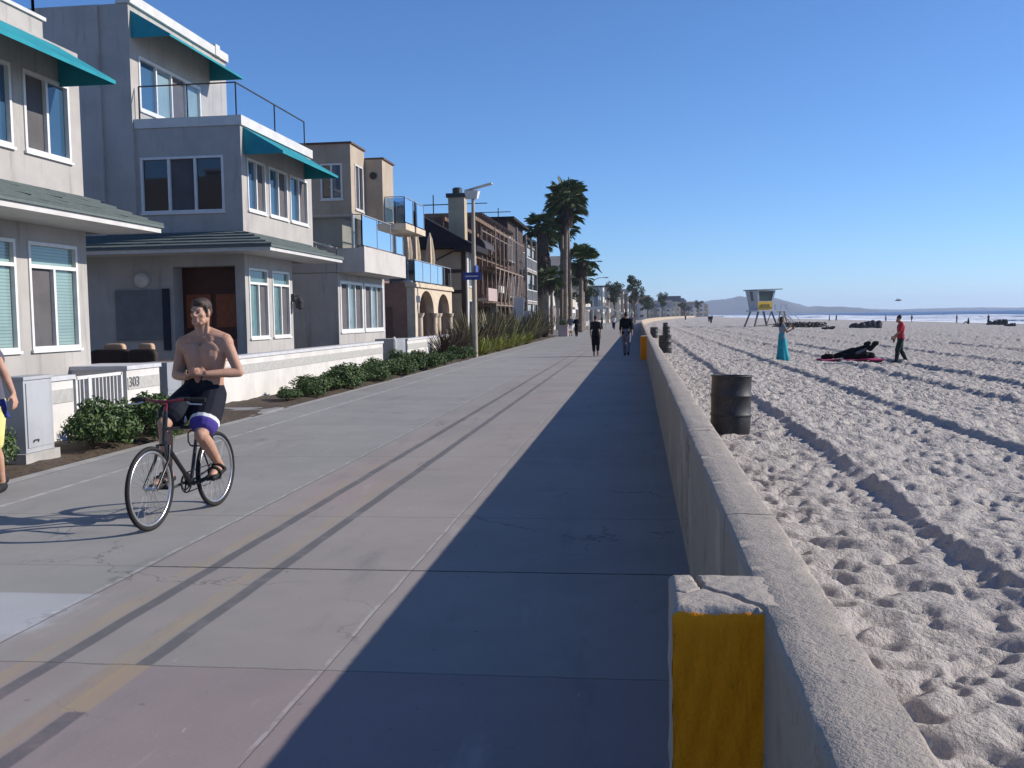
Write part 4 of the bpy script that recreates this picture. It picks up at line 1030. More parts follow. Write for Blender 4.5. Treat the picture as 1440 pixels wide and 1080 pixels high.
tr_ = [(T1, -4.9, 222, 0, 1.05, 'dark round tree above the roofs left of the windswept tree'), (T2, -.6, 205, 1.2, .93, 'windswept tree standing clear above the roofs beside the far wall end'), (T3, -8.3, 150, 0, .95, 'broad tree behind the white canopy'), (T1, -9.8, 132, 2, .92, 'dark tree just right of the short palms'),
       (T3, 3.0, 300, 1, 1.1, 'broad tree among the white houses beyond the windswept tree'), (T1, 9.0, 380, 3, 1.15, 'round tree between far houses left of the tall block'), (T2, -1.5, 262, 2, .9, 'thin tree over small far houses'), (T3, 24.0, 520, 2, 1.2, 'low broad tree beside the tall far block'), (T1, 38.0, 640, 1, 1.2, 'last dark tree at the right end of the far houses')]
for p, x, y, rz, sc, lb in tr_: put(p, (x, y, 0), rz, sc, lb, 'tree', 'trees among the far houses')

# ------------------------------------------------------------------ houses and building site beyond the timbered house
PINK = M('pink_stucco', (.42, .33, .31), (.36, .28, .265), 1.5, .9, .2, stain=.3)
h = thing('beach_house', 'pinkish stucco house with curved dark hood over tall blue windows', 'house', (-12, 60, 0), 'houses along the boardwalk')
xw = -9.25; ws = [(53.95, 55.25, 3.4, 5.4), (55.45, 56.75, 3.4, 5.4), (53.95, 56.75, .6, 2.3)]
mb = MB(); shell(mb, -20, xw, 53.65, 57.25, -.1, 6.1, ws); mb.build('wall', PINK, h)
for w in ws[:2]: window(h, 'X', xw, *w, ['pale', 'blue'], frame=TRIM)
window(h, 'X', xw, *ws[2], ['dark', 'dark', 'dark'], frame=DARKWOOD)
mb = MB()
for k in range(8):
    a0, a1 = math.pi/2*k/8, math.pi/2*(k+1)/8
    P = lambda a, y: (xw+.004+1.1*math.sin(a), y, 5.45+.75*math.cos(a))
    mb.quad(P(a0, 53.70), P(a1, 53.70), P(a1, 57.20), P(a0, 57.20)); mb.tri((xw+.004, 53.70, 5.45), P(a0, 53.70), P(a1, 53.70))
mb.build('hood', M('bronze_hood', (.06, .045, .045), (.04, .032, .03), 4, .6), h)
mb = MB(); mb.box(xw+.003, xw+1.2, 53.75, 57.15, 2.6, 2.75); mb.box(xw+1.1, xw+1.2, 53.75, 57.15, 2.752, 3.3); mb.build('balcony', PINK, h)
# timber-framed building under construction
t = thing('building_site', 'timber-framed house under construction, open brown studs and joists', 'building', (-12, 67, 0))
mb = MB(); xw, ya, yb = -9.4, 57.8, 72.6; fr = random.Random(8); levels = (0, 2.75, 5.3, 7.5)
for x in (xw, -11.2, -13.4, -15.6):
    for y in np.arange(ya, yb+.01, .62 if x == xw else 1.24): mb.box(x-.045, x+.045, y-.03, y+.03, 0, 7.5 if fr.random() > .15 else 5.3)
for y in (ya, yb, (ya+yb)/2):
    for x in np.arange(-15.6, xw+.01, .62): mb.box(x-.03, x+.03, y-.05, y+.05, 0, 7.48)
mb.build('studs', BROWNWOOD, t)
mb = MB()
for z in levels[1:]:
    for x in (xw, -11.2, -13.4, -15.6): mb.box(x-.07, x+.07, ya-.1, yb+.1, z-.12, z+.10)
    for y in np.arange(ya-.1, yb+.2, .8): mb.box(-15.7, xw+.5, y-.03, y+.03, z+.102, z+.30)
mb.bar((xw, 64, 5.5), (xw, 66.5, 7.3), .08, .12); mb.bar((xw, 68.5, 5.5), (xw, 66.7, 7.3), .08, .12); mb.build('joists', M('pale_timber', (.19, .125, .09), (.13, .088, .064), 5), t)
mb = MB(); mb.box(-15.5, -11.9, ya+.2, yb-.2, 0, 7.2); mb.build('inner_sheathing', DARKWOOD, t)
mb = MB(); mb.box(-15.6, xw+.4, ya, yb, 2.88, 2.93); mb.box(-15.6, xw+.4, ya, yb, 5.43, 5.48); mb.build('deck', M('pale_timber'), t)
mb = MB(); mb.box(xw+.1, xw+.5, 64.4, 66.6, 3.3, 3.75); mb.box(xw+.1, xw+.45, 63.2, 64.2, 2.0, 2.5); mb.build('boards', WHITE, t)
t = thing('scaffold', 'pipe scaffold in front of the timber-framed house', 'scaffold', (-8.9, 67, 0))
mb = MB()
for y in np.arange(58.2, 72.6, 1.9):
    for x in (-8.75, -7.95+.0): mb.tube([(x-.3, y, 0), (x-.3, y, 7.0)], .035, 6)
for z in (2.4, 4.6, 6.8):
    for x in (-9.05, -8.25): mb.tube([(x, 58.0, z), (x, 72.7, z)], .035, 6)
for k in range(7): mb.tube([(-8.25, 58.2+1.9*k, 2.4), (-8.25, 60.1+1.9*k, 4.6)], .03, 6)
mb.build('pipes', M('rust_pipe', (.30, .24, .20), (.2, .15, .125), 6, .6, .3), t)
mb = MB(); mb.box(-9.0, -8.3, 58.1, 72.6, 2.44, 2.50); mb.box(-9.0, -8.3, 58.1, 72.6, 4.64, 4.70); mb.build('planks', M('pale_timber'), t)
for k, (y, z0, z1, ln) in enumerate(((66.5, .2, 3.0, .4), (70.0, .2, 2.1, .25))):
    t = thing('white_panel', ['taller white board leaning at the foot of the scaffold', 'shorter white board leaning at the foot of the scaffold'][k], 'board', (-7.9, y, z0))
    mb = MB(); mb.bar((-7.95, y-.9, z0-.2), (-7.95, y, z1), .8, .06); mb.build('board', TRIM, t); t.name = 'leaning_board'
h = thing('beach_house', 'dark brown three-storey building with blue banner and white railed balconies', 'house', (-12, 80, 0), 'houses along the boardwalk')
xw = -9.5; DB = M('dark_brown_siding', (.075, .052, .045), (.052, .038, .034), 3, .85, .2)
ws = [(74.3, 76.2, 5.9, 7.7), (77.2, 79.0, 5.9, 7.7), (74.3, 76.2, 3.2, 4.9), (77.2, 79.0, 3.2, 4.9), (83.9, 85.6, 5.6, 7.3), (86.1, 87.7, 5.6, 7.3)]
mb = MB(); shell(mb, -20, xw, 73.6, 83.4, -.1, 8.9, ws[:4]); shell(mb, -20, xw-.3, 83.41, 88.2, -.1, 8.3, ws[4:]); mb.build('wall', DB, h)
for w in ws: window(h, 'X', xw if w[0] < 83 else xw-.3, *w, ['dark', 'blue'], frame=TRIM)
mb = MB(); mb.box(xw-3, xw+.5, 73.4, 83.6, 8.902, 9.1); mb.box(xw-3, xw+.2, 83.62, 88.4, 8.302, 8.5); mb.build('roof', BLACKROOF, h)
mb = MB(); mb.box(-10.9, -9.6, 73.52, 73.59, 7.3, 8.3); mb.build('banner', M('violet_blue_canvas', (.16, .15, .42), (.12, .11, .34), 3), h)
for z in (2.9, 5.5):
    mb = MB(); mb.box(xw+.003, xw+.7, 80.0, 88.0, z-.16, z); b_ = mb.build('balcony', M('weathered_wood', (.30, .27, .25), (.22, .2, .18), 4), h)
    mb = MB(); mb.bar((xw+.65, 80, z+1), (xw+.65, 88, z+1), .08); mb.bar((xw+.65, 80, z+.1), (xw+.65, 88, z+.1), .08); [mb.bar((xw+.65, y, z), (xw+.65, y, z+1), .06) for y in np.arange(80, 88.1, .45)]; mb.build('railing', TRIM, b_)
for y in (73.8, 80, 84, 88): mb = MB(); mb.bar((xw+.62, y, 0), (xw+.62, y, 8.3), .16); mb.build('post', M('weathered_wood'), h)
for k, (x, y, L) in enumerate(((-13.5, 66, 2.6), (-12.2, 75, 1.6), (-11, 79.5, 1.3))):
    t = thing('roof_antenna', ['wide aerial on a mast above the timber-framed house', 'thin mast at the near corner of the dark brown roof', 'short mast in the middle of the dark brown roof'][k], 'antenna', (x, y, 7.3))
    z0 = 7.3 if k == 0 else 9.1
    mb = MB(); mb.tube([(x, y, z0), (x, y, z0+L)], .04, 6); mb.tube([(x-1.3, y, z0+L*.75), (x+1.0, y, z0+L*.75)], .035, 6)
    if k == 0: [mb.tube([(x-1.2+.35*q, y-.3, z0+L*.75), (x-1.2+.35*q, y+.3, z0+L*.75)], .02, 5) for q in range(7)]
    mb.build('mast', DARKMETAL, t)
# ------------------------------------------------------------------ far houses along the curving shore
WALLC = [(.58, .56, .53), (.62, .60, .57), (.46, .38, .30), (.50, .46, .40), (.33, .30, .28), (.55, .47, .38), (.30, .34, .37), (.66, .64, .62), (.40, .36, .32), (.24, .2, .185)]
ROOFC = [(.10, .085, .08), (.22, .20, .19), (.17, .09, .06), (.13, .13, .14)]
NAMES = ['white', 'pale grey', 'tan', 'beige', 'brown-grey', 'peach', 'blue-grey', 'bright white', 'taupe', 'dark brown']
fr = random.Random(21); y = 93.0; cnt = {}; k = 0
def fpos(y): return -9.6+bend(y)
prevw = 'dark brown balconied building'
while y < 730:
    wd = fr.uniform(7, 10) if y < 200 else fr.uniform(9, 16); ci = fr.randrange(len(WALLC)); hh = fr.choice((5.6, 6.4, 8.2, 8.8, 9.4)); nf = 2 if hh < 7 else 3
    if y > 330: hh *= .95
    xb = fpos(y+wd/2)+fr.uniform(-1.5, .3); kind = fr.choice(('flat', 'flat', 'gable', 'step'))
    if 94 < y < 128: hh = 5.6; kind = 'flat'
    wm = M(f'far_wall_{NAMES[ci].replace(" ", "_")}', WALLC[ci], None, 1.0, .9, .2); rm = M(f'far_roof_{fr.randrange(4)}', ROOFC[fr.randrange(4)], None, 1.0, .9, .2)
    cnt[ci] = cnt.get(ci, 0)+1
    desc = {'flat': 'flat-roofed', 'gable': 'gabled', 'step': 'stepped'}[kind]
    t = thing('far_house', f'far {NAMES[ci]} {desc} {"three" if nf == 3 else "two"}-storey beach house, {ORD[k] if k < 20 else str(k+1)+"th"} past the dark brown building', 'house', (xb-5, y, 0), 'far houses along the curving shore')
    mb = MB(); hx = []
    st = (hh-.3)/nf; nw = max(2, int(wd/2.6))
    for f_ in range(nf):
        for q in range(nw):
            a = y+.5+(wd-1)*q/nw; hx.append((a+.25, a+(wd-1)/nw-.25, st*f_+.75, st*f_+st-.45))
    hy = [(xb-2.6, xb-1.2, st*f_+.9, st*f_+st-.6) for f_ in range(nf)]+[(xb-5.2, xb-3.6, st*f_+.9, st*f_+st-.6) for f_ in range(nf)]
    if kind == 'step':
        shell(mb, xb-11, xb, y, y+wd, -.1, hh-st, [w for w in hx if w[3] < hh-st], [w for w in hy if w[3] < hh-st]); shell(mb, xb-11, xb-2.8, y+.02, y+wd*.8, hh-st+.002, hh)
    else: shell(mb, xb-11, xb, y, y+wd, -.1, hh, hx, hy, kind == 'flat')
    mb.build('wall', wm, t)
    wb = MB(); wb.mi = 0
    for ax, c, lst in (('X', xb, hx), ('Y', y, hy)):
        for w in lst:
            if kind == 'step' and w[3] >= hh-st: continue
            abox(wb, ax, c, -.10, -.08, *w)
    wb.build('windows', GL[fr.choice(('blue', 'pale', 'dark', 'teal'))], t)
    rb = MB()
    if kind == 'gable':
        e = .4; A = [(xb+e, y-e, hh), (xb+e, y+wd+e, hh), (xb-11, y+wd+e, hh), (xb-11, y-e, hh), (xb+e, y+wd/2, hh+1.7), (xb-11, y+wd/2, hh+1.7)]
        rb.add(A, [(0, 1, 4), (1, 2, 5, 4), (2, 3, 5), (3, 0, 4, 5), (0, 3, 2, 1)])
    elif kind == 'flat': rb.box(xb-11.1, xb+.12, y-.1, y+wd+.1, hh+.002, hh+.22)
    else: rb.box(xb-11.1, xb-2.7, y-.08, y+wd*.8+.1, hh+.002, hh+.2)
    rb.build('roof', rm, t)
    if nf > 1 and fr.random() < .6:
        bb = MB(); bb.box(xb+.003, xb+1.2, y+.6, y+wd-.6, st-.15, st); bb.box(xb+1.12, xb+1.2, y+.6, y+wd-.6, st+.002, st+.9); bb.build('balcony', TRIM if fr.random() < .5 else wm, t)
    y += wd+fr.uniform(.6, 1.4); k += 1
t = thing('apartment_block', 'tall grey-brown apartment block rising above the far houses', 'building', (23.5, 590, 0))
mb = MB(); shell(mb, 12, 27, 590, 606, -.1, 11.2, [(591+2.5*q, 592.8+2.5*q, 1.5+2.6*f_, 3.3+2.6*f_) for q in range(6) for f_ in range(3)], [(13+2.4*q, 14.6+2.4*q, 1.5+2.6*f_, 3.3+2.6*f_) for q in range(6) for f_ in range(3)]); mb.box(15, 25, 592, 604, 11.202, 12.6)
mb.build('wall', M('block_grey', (.20, .18, .175), (.17, .155, .15), 1), t)
mb = MB(); [abox(mb, 'X', 27, -.10, -.08, 591+2.5*q, 592.8+2.5*q, 1.5+2.6*f_, 3.3+2.6*f_) for q in range(6) for f_ in range(3)]; [abox(mb, 'Y', 590, -.10, -.08, 13+2.4*q, 14.6+2.4*q, 1.5+2.6*f_, 3.3+2.6*f_) for q in range(6) for f_ in range(3)]; mb.build('windows', GL['dark'], t)
# ------------------------------------------------------------------ lamp posts, street sign, planter, canopy
t = thing('lamp_post', 'slim concrete lamp post with tilted box lamp and blue street sign', 'street lamp', (-6.95, 42.3, 0))
mb = MB(); mb.tube([(-6.95, 42.3, -.1), (-6.95, 42.3, 3.0), (-6.93, 42.3, 6.75)], [.115, .10, .07], 14); mb.build('post', M('lamp_concrete', (.36, .315, .255), (.30, .262, .215), 3, .8), t, True, 60)
mb = MB()
n_ = 20
v = []
for sx, z in ((.22, 6.72), (.27, 6.92), (.30, 7.06)): v += [(-6.96-sx, 42.3-sx, z), (-6.96+sx, 42.3-sx, z), (-6.96+sx, 42.3+sx, z+.03), (-6.96-sx, 42.3+sx, z+.03)]
mb.add(v, [(3, 2, 1, 0), (8, 9, 10, 11)]+[(4*k+j, 4*k+(j+1) % 4, 4*k+4+(j+1) % 4, 4*k+4+j) for k in range(2) for j in range(4)]); lm = mb.build('lamp_head', M('lamp_white', (.60, .60, .58), (.52, .52, .5), 4, .5), t)
mb = MB(); mb.bar((-7.25, 42.3, 7.08), (-6.1, 42.3, 7.36), .42, .05); mb.build('lamp_lid', M('lamp_white'), lm)
mb = MB(); mb.box(-7.40, -6.62, 42.165, 42.185, 3.30, 3.62); sg = mb.build('street_sign', M('sign_blue', (.02, .045, .25), (.018, .04, .22), 4, .4, .4), t)
mb = MB(); mb.box(-6.846+.0, -6.826, 42.0, 42.75, 3.64, 3.92); mb.build('street_sign', M('sign_blue'), t)
mb = MB(); mb.box(-7.30, -6.75, 42.158, 42.164, 3.43, 3.48); mb.build('lettering', TRIM, sg)
for k, (y, hgt, arm) in enumerate(((120, 8.2, 2.2), (150, 7.4, 1.9), (235, 7.6, 1.9))):
    t = thing('cobra_lamp', ['arched street lamp beside the short palms', 'arched street lamp above the white canopy', 'far arched street lamp before the dark round tree'][k], 'street lamp', (-6.85+bend(y), y, 0), 'arched street lamps')
    xb = -6.85+bend(y); mb = MB(); mb.tube([(xb, y, -.1), (xb, y, hgt-.9), (xb+.25, y, hgt-.4), (xb+.9, y, hgt-.06), (xb+arm, y, hgt)], [.11, .08, .06, .05, .045], 8); mb.build('post', M('lamp_steel', (.30, .31, .32), (.25, .26, .27), 4, .5), t, True, 60)
    mb = MB(); mb.ell((xb+arm+.2, y, hgt-.02), (.36, .14, .09)); mb.build('lamp_head', M('lamp_steel'), t, True, 180)
t = thing('planter', 'square pinkish concrete planter at the path edge below the palms', 'planter', (-6.25, 84, 0))
mb = MB(); mb.box(-6.65, -5.85, 83.6, 84.4, -.05, .86); mb.box(-6.70, -5.80, 83.55, 84.45, .861, .95); mb.build('box', M('pink_concrete', (.55, .44, .42), (.48, .38, .365), 2), t)
mb = MB(); lr = random.Random(2); leaves(mb, [((-6.25, 84, 1.15), (.35, .35, .25))], 160, .16, lr); mb.build('foliage', LEAF, t)
t = thing('canopy_tent', 'white flat-topped canopy on poles over people beside the path', 'canopy', (-4.9, 128, 0))
mb = MB(); [mb.tube([(x, y, 0), (x, y, 2.5)], .05, 6) for x in (-6.4, -4.0) for y in (126.5, 130)]; mb.build('poles', TRIM, t)
mb = MB(); mb.box(-6.6, -3.9, 126.3, 130.2, 2.5, 2.85); mb.add([(-3.9, 126.3, 2.8), (-2.0, 126.3, 2.0), (-2.0, 130.2, 2.0), (-3.9, 130.2, 2.8), (-3.9, 126.3, 2.7), (-2.0, 126.3, 1.9), (-2.0, 130.2, 1.9), (-3.9, 130.2, 2.7)], [(0, 1, 2, 3), (7, 6, 5, 4), (0, 4, 5, 1), (1, 5, 6, 2)]); mb.build('cover', M('white_canvas', (.66, .65, .63), (.6, .59, .58), 3), t)
# ------------------------------------------------------------------ people
def skin_mat(name, a, b):
    n = NB(name); c = n.mix(n.ramp(n.noise(9, 3), .3, .7), a, b); c = n.mix(n.ramp(n.noise(70, 3, .7), .55, .75)*.25, c, tuple(q*.7 for q in b)); n.bump(n.noise(160, 2), .12, .002); n.fin(c, .6, .3)
    n.bs.inputs['Subsurface Weight'].default_value = .06; n.bs.inputs['Subsurface Radius'].default_value = (.02, .008, .005)
    return n.mat
SKIN = skin_mat('skin_light', (.46, .27, .19), (.40, .22, .15)); SKIND = skin_mat('skin_tan', (.36, .20, .13), (.30, .16, .105))
HAIRD = M('dark_brown_hair', (.06, .040, .030), (.035, .024, .018), 60, .6, .3, bumps=.5, bscale=150); HAIRB = M('black_hair', (.012, .010, .010), (.008, .007, .007), 60, .5, .4)
def V(*a): return Vector(a)
def rig(o, h=1.75, heading=0.0, stride=.0, swing=.0, lean=.0, bend_arm=.25, female=False):
    """joints of a standing or walking person; heading 0 faces +Y, turns towards -X"""
    s = h/1.75; f = V(-math.sin(heading), math.cos(heading), 0); r = V(math.cos(heading), math.sin(heading), 0); u = V(0, 0, 1); o = Vector(o)
    P = lambda a, b, c: o+r*(a*s)+f*(b*s)+u*(c*s)
    J = dict(f=f, r=r, u=u, s=s, pel=P(0, 0, .93), waist=P(0, .01+lean*.3, 1.10), chest=P(0, lean*.8, 1.33), neck=P(0, lean, 1.47), head=P(0, lean*1.15+.02, 1.635), hf=f, hu=u)
    sw = .165 if female else .19
    for k, sg in (('L', -1), ('R', 1)):
        st = stride*sg*(-1); J['hp'+k] = P(sg*.09, 0, .90); J['kn'+k] = P(sg*.09, st*.24+.03+abs(st)*.03, .49); J['an'+k] = P(sg*.085, st*.52-.02, .085+(.10*max(0, -st)))
        J['to'+k] = J['an'+k]+f*.17*s+u*(-.055*s-.04*max(0, -st)*s)
        if st < -.05: J['kn'+k] = P(sg*.09, st*.12+.04, .50)
        J['sh'+k] = P(sg*sw, lean*.9, 1.425); a = swing*sg
        J['el'+k] = J['sh'+k]+r*sg*.05*s+f*(a*.20)*s-u*.285*s; J['wr'+k] = J['el'+k]+r*sg*.015*s+f*(a*.22+bend_arm*.25)*s-u*.24*s
        J['ha'+k] = J['wr'+k]+f*(a*.04+.03)*s-u*.10*s
    return J
def torso_prims(mb, J, g=0.0, female=False, low=True):
    s, r, f, u = J['s'], J['r'], J['f'], J['u']
    rs_ = (J['shR']-J['shL']).normalized()
    w = .82 if female else 1.0
    if low:
        for sg in (-1, 1): mb.cap(J['pel']+r*sg*.065*s-u*.02*s, J['waist']+r*sg*.055*s*w, (.115+g)*s, (.098+g)*s*w)
    for sg in (-1, 1):
        mb.cap(J['waist']+r*sg*.055*s*w, J['chest']+rs_*sg*.075*s*w-u*.02*s, (.098+g)*s*w, (.118+g)*s*w)
        mb.cap(J['chest']+rs_*sg*.07*s*w, J['neck']+rs_*sg*.08*s*w-u*.07*s, (.112+g)*s*w, (.075+g)*s*w)
        k = 'R' if sg > 0 else 'L'
        mb.cap(J['neck']+rs_*sg*.03*s-u*.02*s, J['sh'+k]-u*.01*s, (.055+g)*s, (.062+g)*s*w)
        mb.cap(J['chest']+rs_*sg*.09*s*w+f*.02*s, J['sh'+k]-u*.03*s, (.085+g)*s*w, (.06+g)*s*w)
def arm_prims(mb, J, k, g=0.0, upto=2.0, fem=False):
    s = J['s']*(.86 if fem else 1); a, b, c = J['sh'+k], J['el'+k], J['wr'+k]
    t = min(1, upto); mid = a.lerp(b, .42)
    mb.cap(a, mid, (.056+g)*s, (.052+g)*s); e = a.lerp(b, t) if t < 1 else b
    mb.cap(mid, e, (.052+g)*s, (.040+g)*s)
    if upto > 1:
        m2 = b.lerp(c, .3); mb.cap(b, m2, (.041+g)*s, (.042+g)*s); e = b.lerp(c, min(1, upto-1)); mb.cap(m2, e, (.042+g)*s, (.027+g)*s)
def leg_prims(mb, J, k, g=0.0, upto=2.0, fem=False, flare=0.0):
    s = J['s']; a, b, c = J['hp'+k], J['kn'+k], J['an'+k]; t = min(1, upto)
    mid = a.lerp(b, .45*t if t < 1 else .45); mb.cap(a, mid, (.092+g)*s, (.080+g+flare*.5)*s); e = a.lerp(b, t); mb.cap(mid, e, (.080+g+flare*.5)*s, (.060+g+flare)*s)
    if upto > 1:
        back = J['u'].cross(c-b).cross(c-b); q = b.lerp(c, .3)-J['f']*.012*s; mb.cap(b, q, (.056+g)*s, (.060+g+flare*.3)*s); e = b.lerp(c, min(1, upto-1)); mb.cap(q, e, (.060+g+flare*.3)*s, (.036+g+flare)*s)
def foot_prims(mb, J, k, g=0.0):
    s = J['s']; a, t = J['an'+k], J['to'+k]; d = (t-a); mb.cap(a, a-J['u']*.03*s-d*.12, (.038+g)*s, (.040+g)*s, 12); mb.cap(a-J['u']*.03*s, a.lerp(t, .7), (.042+g)*s, (.040+g)*s, 12); mb.cap(a.lerp(t, .6), t, (.044+g)*s, (.030+g)*s, 12)
def hand_prims(mb, wr, d, palm, side, s=1.0, curl=.6, thumb=1):
    """wr wrist, d direction of the hand, palm the way the palm faces, side towards the thumb"""
    d = d.normalized(); palm = (palm-d*palm.dot(d)).normalized(); sd = d.cross(palm).normalized()
    if sd.dot(side) < 0: sd = -sd
    for q in (-1, -.33, .33, 1): mb.cap(wr+d*.012*s+sd*q*.016*s, wr+d*.085*s+sd*q*.030*s, .015*s, .0135*s, 10)
    for k, (q, L) in enumerate(((1, .070), (.33, .079), (-.33, .074), (-1, .058))):
        p = wr+d*.088*s+sd*q*.031*s; ang = 0; c = curl*(1+.12*k)
        for seg, fr_ in enumerate((.45, .32, .23)):
            ang += c*(.6 if seg == 0 else .8); dd = d*math.cos(ang)+palm*math.sin(ang); e = p+dd*L*fr_*s; mb.cap(p, e, .0092*s, .0085*s, 8); p = e
    b = wr+d*.030*s+sd*.030*s; dd = (d*.6+sd*.75+palm*.35*thumb).normalized(); m_ = b+dd*.036*s; mb.cap(b, m_, .013*s, .0105*s, 8); mb.cap(m_, m_+(d*.8+sd*.25+palm*.5).normalized()*.032*s, .0105*s, .009*s, 8)
def head_prims(mb, J, face=True):
    s = J['s']; c = J['head']; f = J['hf'].normalized(); u = J['hu'].normalized(); r = f.cross(u).normalized(); X = Matrix((r, f, u)).transposed()
    P = lambda a, b, e: c+(r*a+f*b+u*e)*s
    mb.ell(P(0, -.018, .035), (.074*s, .093*s, .083*s), X); mb.ell(P(0, .018, -.015), (.064*s, .070*s, .082*s), X)
    mb.cap(P(-.035, .028, -.075), P(.035, .028, -.075), .030*s, .030*s, 10); mb.cap(P(0, .062, -.098), P(0, .058, -.090), .021*s, .024*s, 10)
    mb.cap(P(-.052, .0, -.065), P(-.030, .050, -.092), .024*s, .020*s, 10); mb.cap(P(.052, .0, -.065), P(.030, .050, -.092), .024*s, .020*s, 10)
    if face:
        mb.cap(P(-.040, .062, .026), P(-.014, .075, .023), .012*s, .012*s, 8); mb.cap(P(.040, .062, .026), P(.014, .075, .023), .012*s, .012*s, 8)
        mb.cap(P(0, .080, .016), P(0, .098, -.024), .0105*s, .0135*s, 8); mb.ell(P(-.014, .090, -.028), (.011*s, .012*s, .009*s), X, 8, 6); mb.ell(P(.014, .090, -.028), (.011*s, .012*s, .009*s), X, 8, 6)
        mb.cap(P(-.020, .078, -.056), P(.020, .078, -.056), .0085*s, .0085*s, 8); mb.cap(P(-.017, .076, -.069), P(.017, .076, -.069), .010*s, .010*s, 8)
        mb.ell(P(-.044, .048, -.022), (.022*s, .018*s, .022*s), X, 10, 8); mb.ell(P(.044, .048, -.022), (.022*s, .018*s, .022*s), X, 10, 8)
        for sg in (-1, 1): mb.ell(P(sg*.078, -.012, -.006), (.010*s, .020*s, .032*s), X, 10, 8)
    nk = J['neck']; mb.cap(nk-u*.05*s-f*.005*s, P(0, -.018, -.075), .060*s, .056*s, 12)
def hair_prims(mb, J, long=0.0):
    s = J['s']; c = J['head']; f = J['hf'].normalized(); u = J['hu'].normalized(); r = f.cross(u).normalized(); X = Matrix((r, f, u)).transposed(); P = lambda a, b, e: c+(r*a+f*b+u*e)*s
    mb.ell(P(0, -.024, .056), (.081*s, .096*s, .076*s), X); mb.ell(P(0, -.052, .012), (.077*s, .070*s, .080*s), X); mb.ell(P(0, .030, .086), (.060*s, .050*s, .034*s), X)
    for sg in (-1, 1): mb.cap(P(sg*.070, .018, .045), P(sg*.072, .004, .0), .018*s, .010*s, 8)
    if long: 
        for q in (-.045, 0, .045): mb.cap(P(q, -.065, .02), P(q*1.3, -.085, -long), .060*s, .040*s, 10)
def eyes(J, body):
    s = J['s']; c = J['head']; f = J['hf'].normalized(); u = J['hu'].normalized(); r = f.cross(u).normalized()
    for sg in (-1, 1):
        mb = MB(); mb.ell(c+(r*sg*.029+f*.072+u*.004)*s, (.013*s, .011*s, .009*s), None, 10, 8); mb.build('eye', M('eye_dark', (.05, .035, .03), None, 5, .2, .6), body, True, 180)
def person(label, J, loc, top=None, bottom=None, shoe=None, hair=HAIRD, skin=SKIN, vox=.018, female=False, topcut=(.9, True), botcut=1.9, long=0.0, group=None, hands=True, fine=False, skip_legs=False, curl=.5):
    """top/bottom/shoe: materials of the clothing or None; topcut: sleeve length; botcut: leg length"""
    t = thing('person', label, 'person', loc, group); mb = MB()
    torso_prims(mb, J, 0, female)
    for k in 'LR':
        arm_prims(mb, J, k, 0, 2, female); leg_prims(mb, J, k, 0, 2, female); foot_prims(mb, J, k)
        if hands:
            d = J['ha'+k]-J['wr'+k]; sd = J['f']; pl = J.get('pl'+k, J['r']*(-1 if k == 'R' else 1)); hand_prims(mb, J['wr'+k], d, pl, J.get('th'+k, sd), J['s']*(1.0 if fine else 1.15), J.get('cu'+k, curl))
    head_prims(mb, J, True)
    body = remesh(mb, 'body', vox, skin, t, 3)
    mb = MB(); hair_prims(mb, J, long); remesh(mb, 'hair', max(.008, vox*.8), hair, t, 3)
    if fine: eyes(J, body)
    if top:
        mb = MB(); torso_prims(mb, J, .014, female)
        for k in 'LR': arm_prims(mb, J, k, .014, topcut[0], female)
        remesh(mb, 'shirt', vox, top, t, 3)
    if bottom:
        mb = MB()
        for sg in (-1, 1): mb.cap(J['pel']+J['r']*sg*.06*J['s']-J['u']*.03*J['s'], J['pel']+J['r']*sg*.055*J['s']+J['u']*.10*J['s'], .128*J['s'], .118*J['s'])
        for k in 'LR': leg_prims(mb, J, k, .016, botcut, female, .012)
        remesh(mb, 'trousers' if botcut > 1.3 else 'shorts', vox, bottom, t, 3)
    if shoe:
        for k in 'LR': mb = MB(); foot_prims(mb, J, k, .008); remesh(mb, 'shoe', max(.012, vox*.8), shoe, t, 2)
    return t
BLACKC = M('black_cloth', (.010, .010, .012), (.006, .006, .008), 8, .9, .15); NAVYC = M('navy_cloth', (.010, .013, .022), (.007, .009, .016), 8, .8, .2); BROWNC = M('dark_brown_cloth', (.022, .015, .014), (.015, .011, .011), 8, .9)
GREYB = M('grey_blue_denim', (.16, .165, .20), (.12, .125, .16), 10, .9); WHITEC = M('white_cloth', (.75, .74, .73), None, 6, .9); REDC = M('red_cloth', (.42, .03, .05), (.33, .02, .04), 6, .85); PURPLE = M('purple_cloth', (.075, .05, .28), (.06, .04, .22), 8, .85)
YELC = M('pale_yellow_cloth', (.66, .60, .24), (.56, .50, .19), 6, .9); RUBBER = M('black_rubber', (.016, .016, .017), (.010, .010, .011), 30, .7, .3)

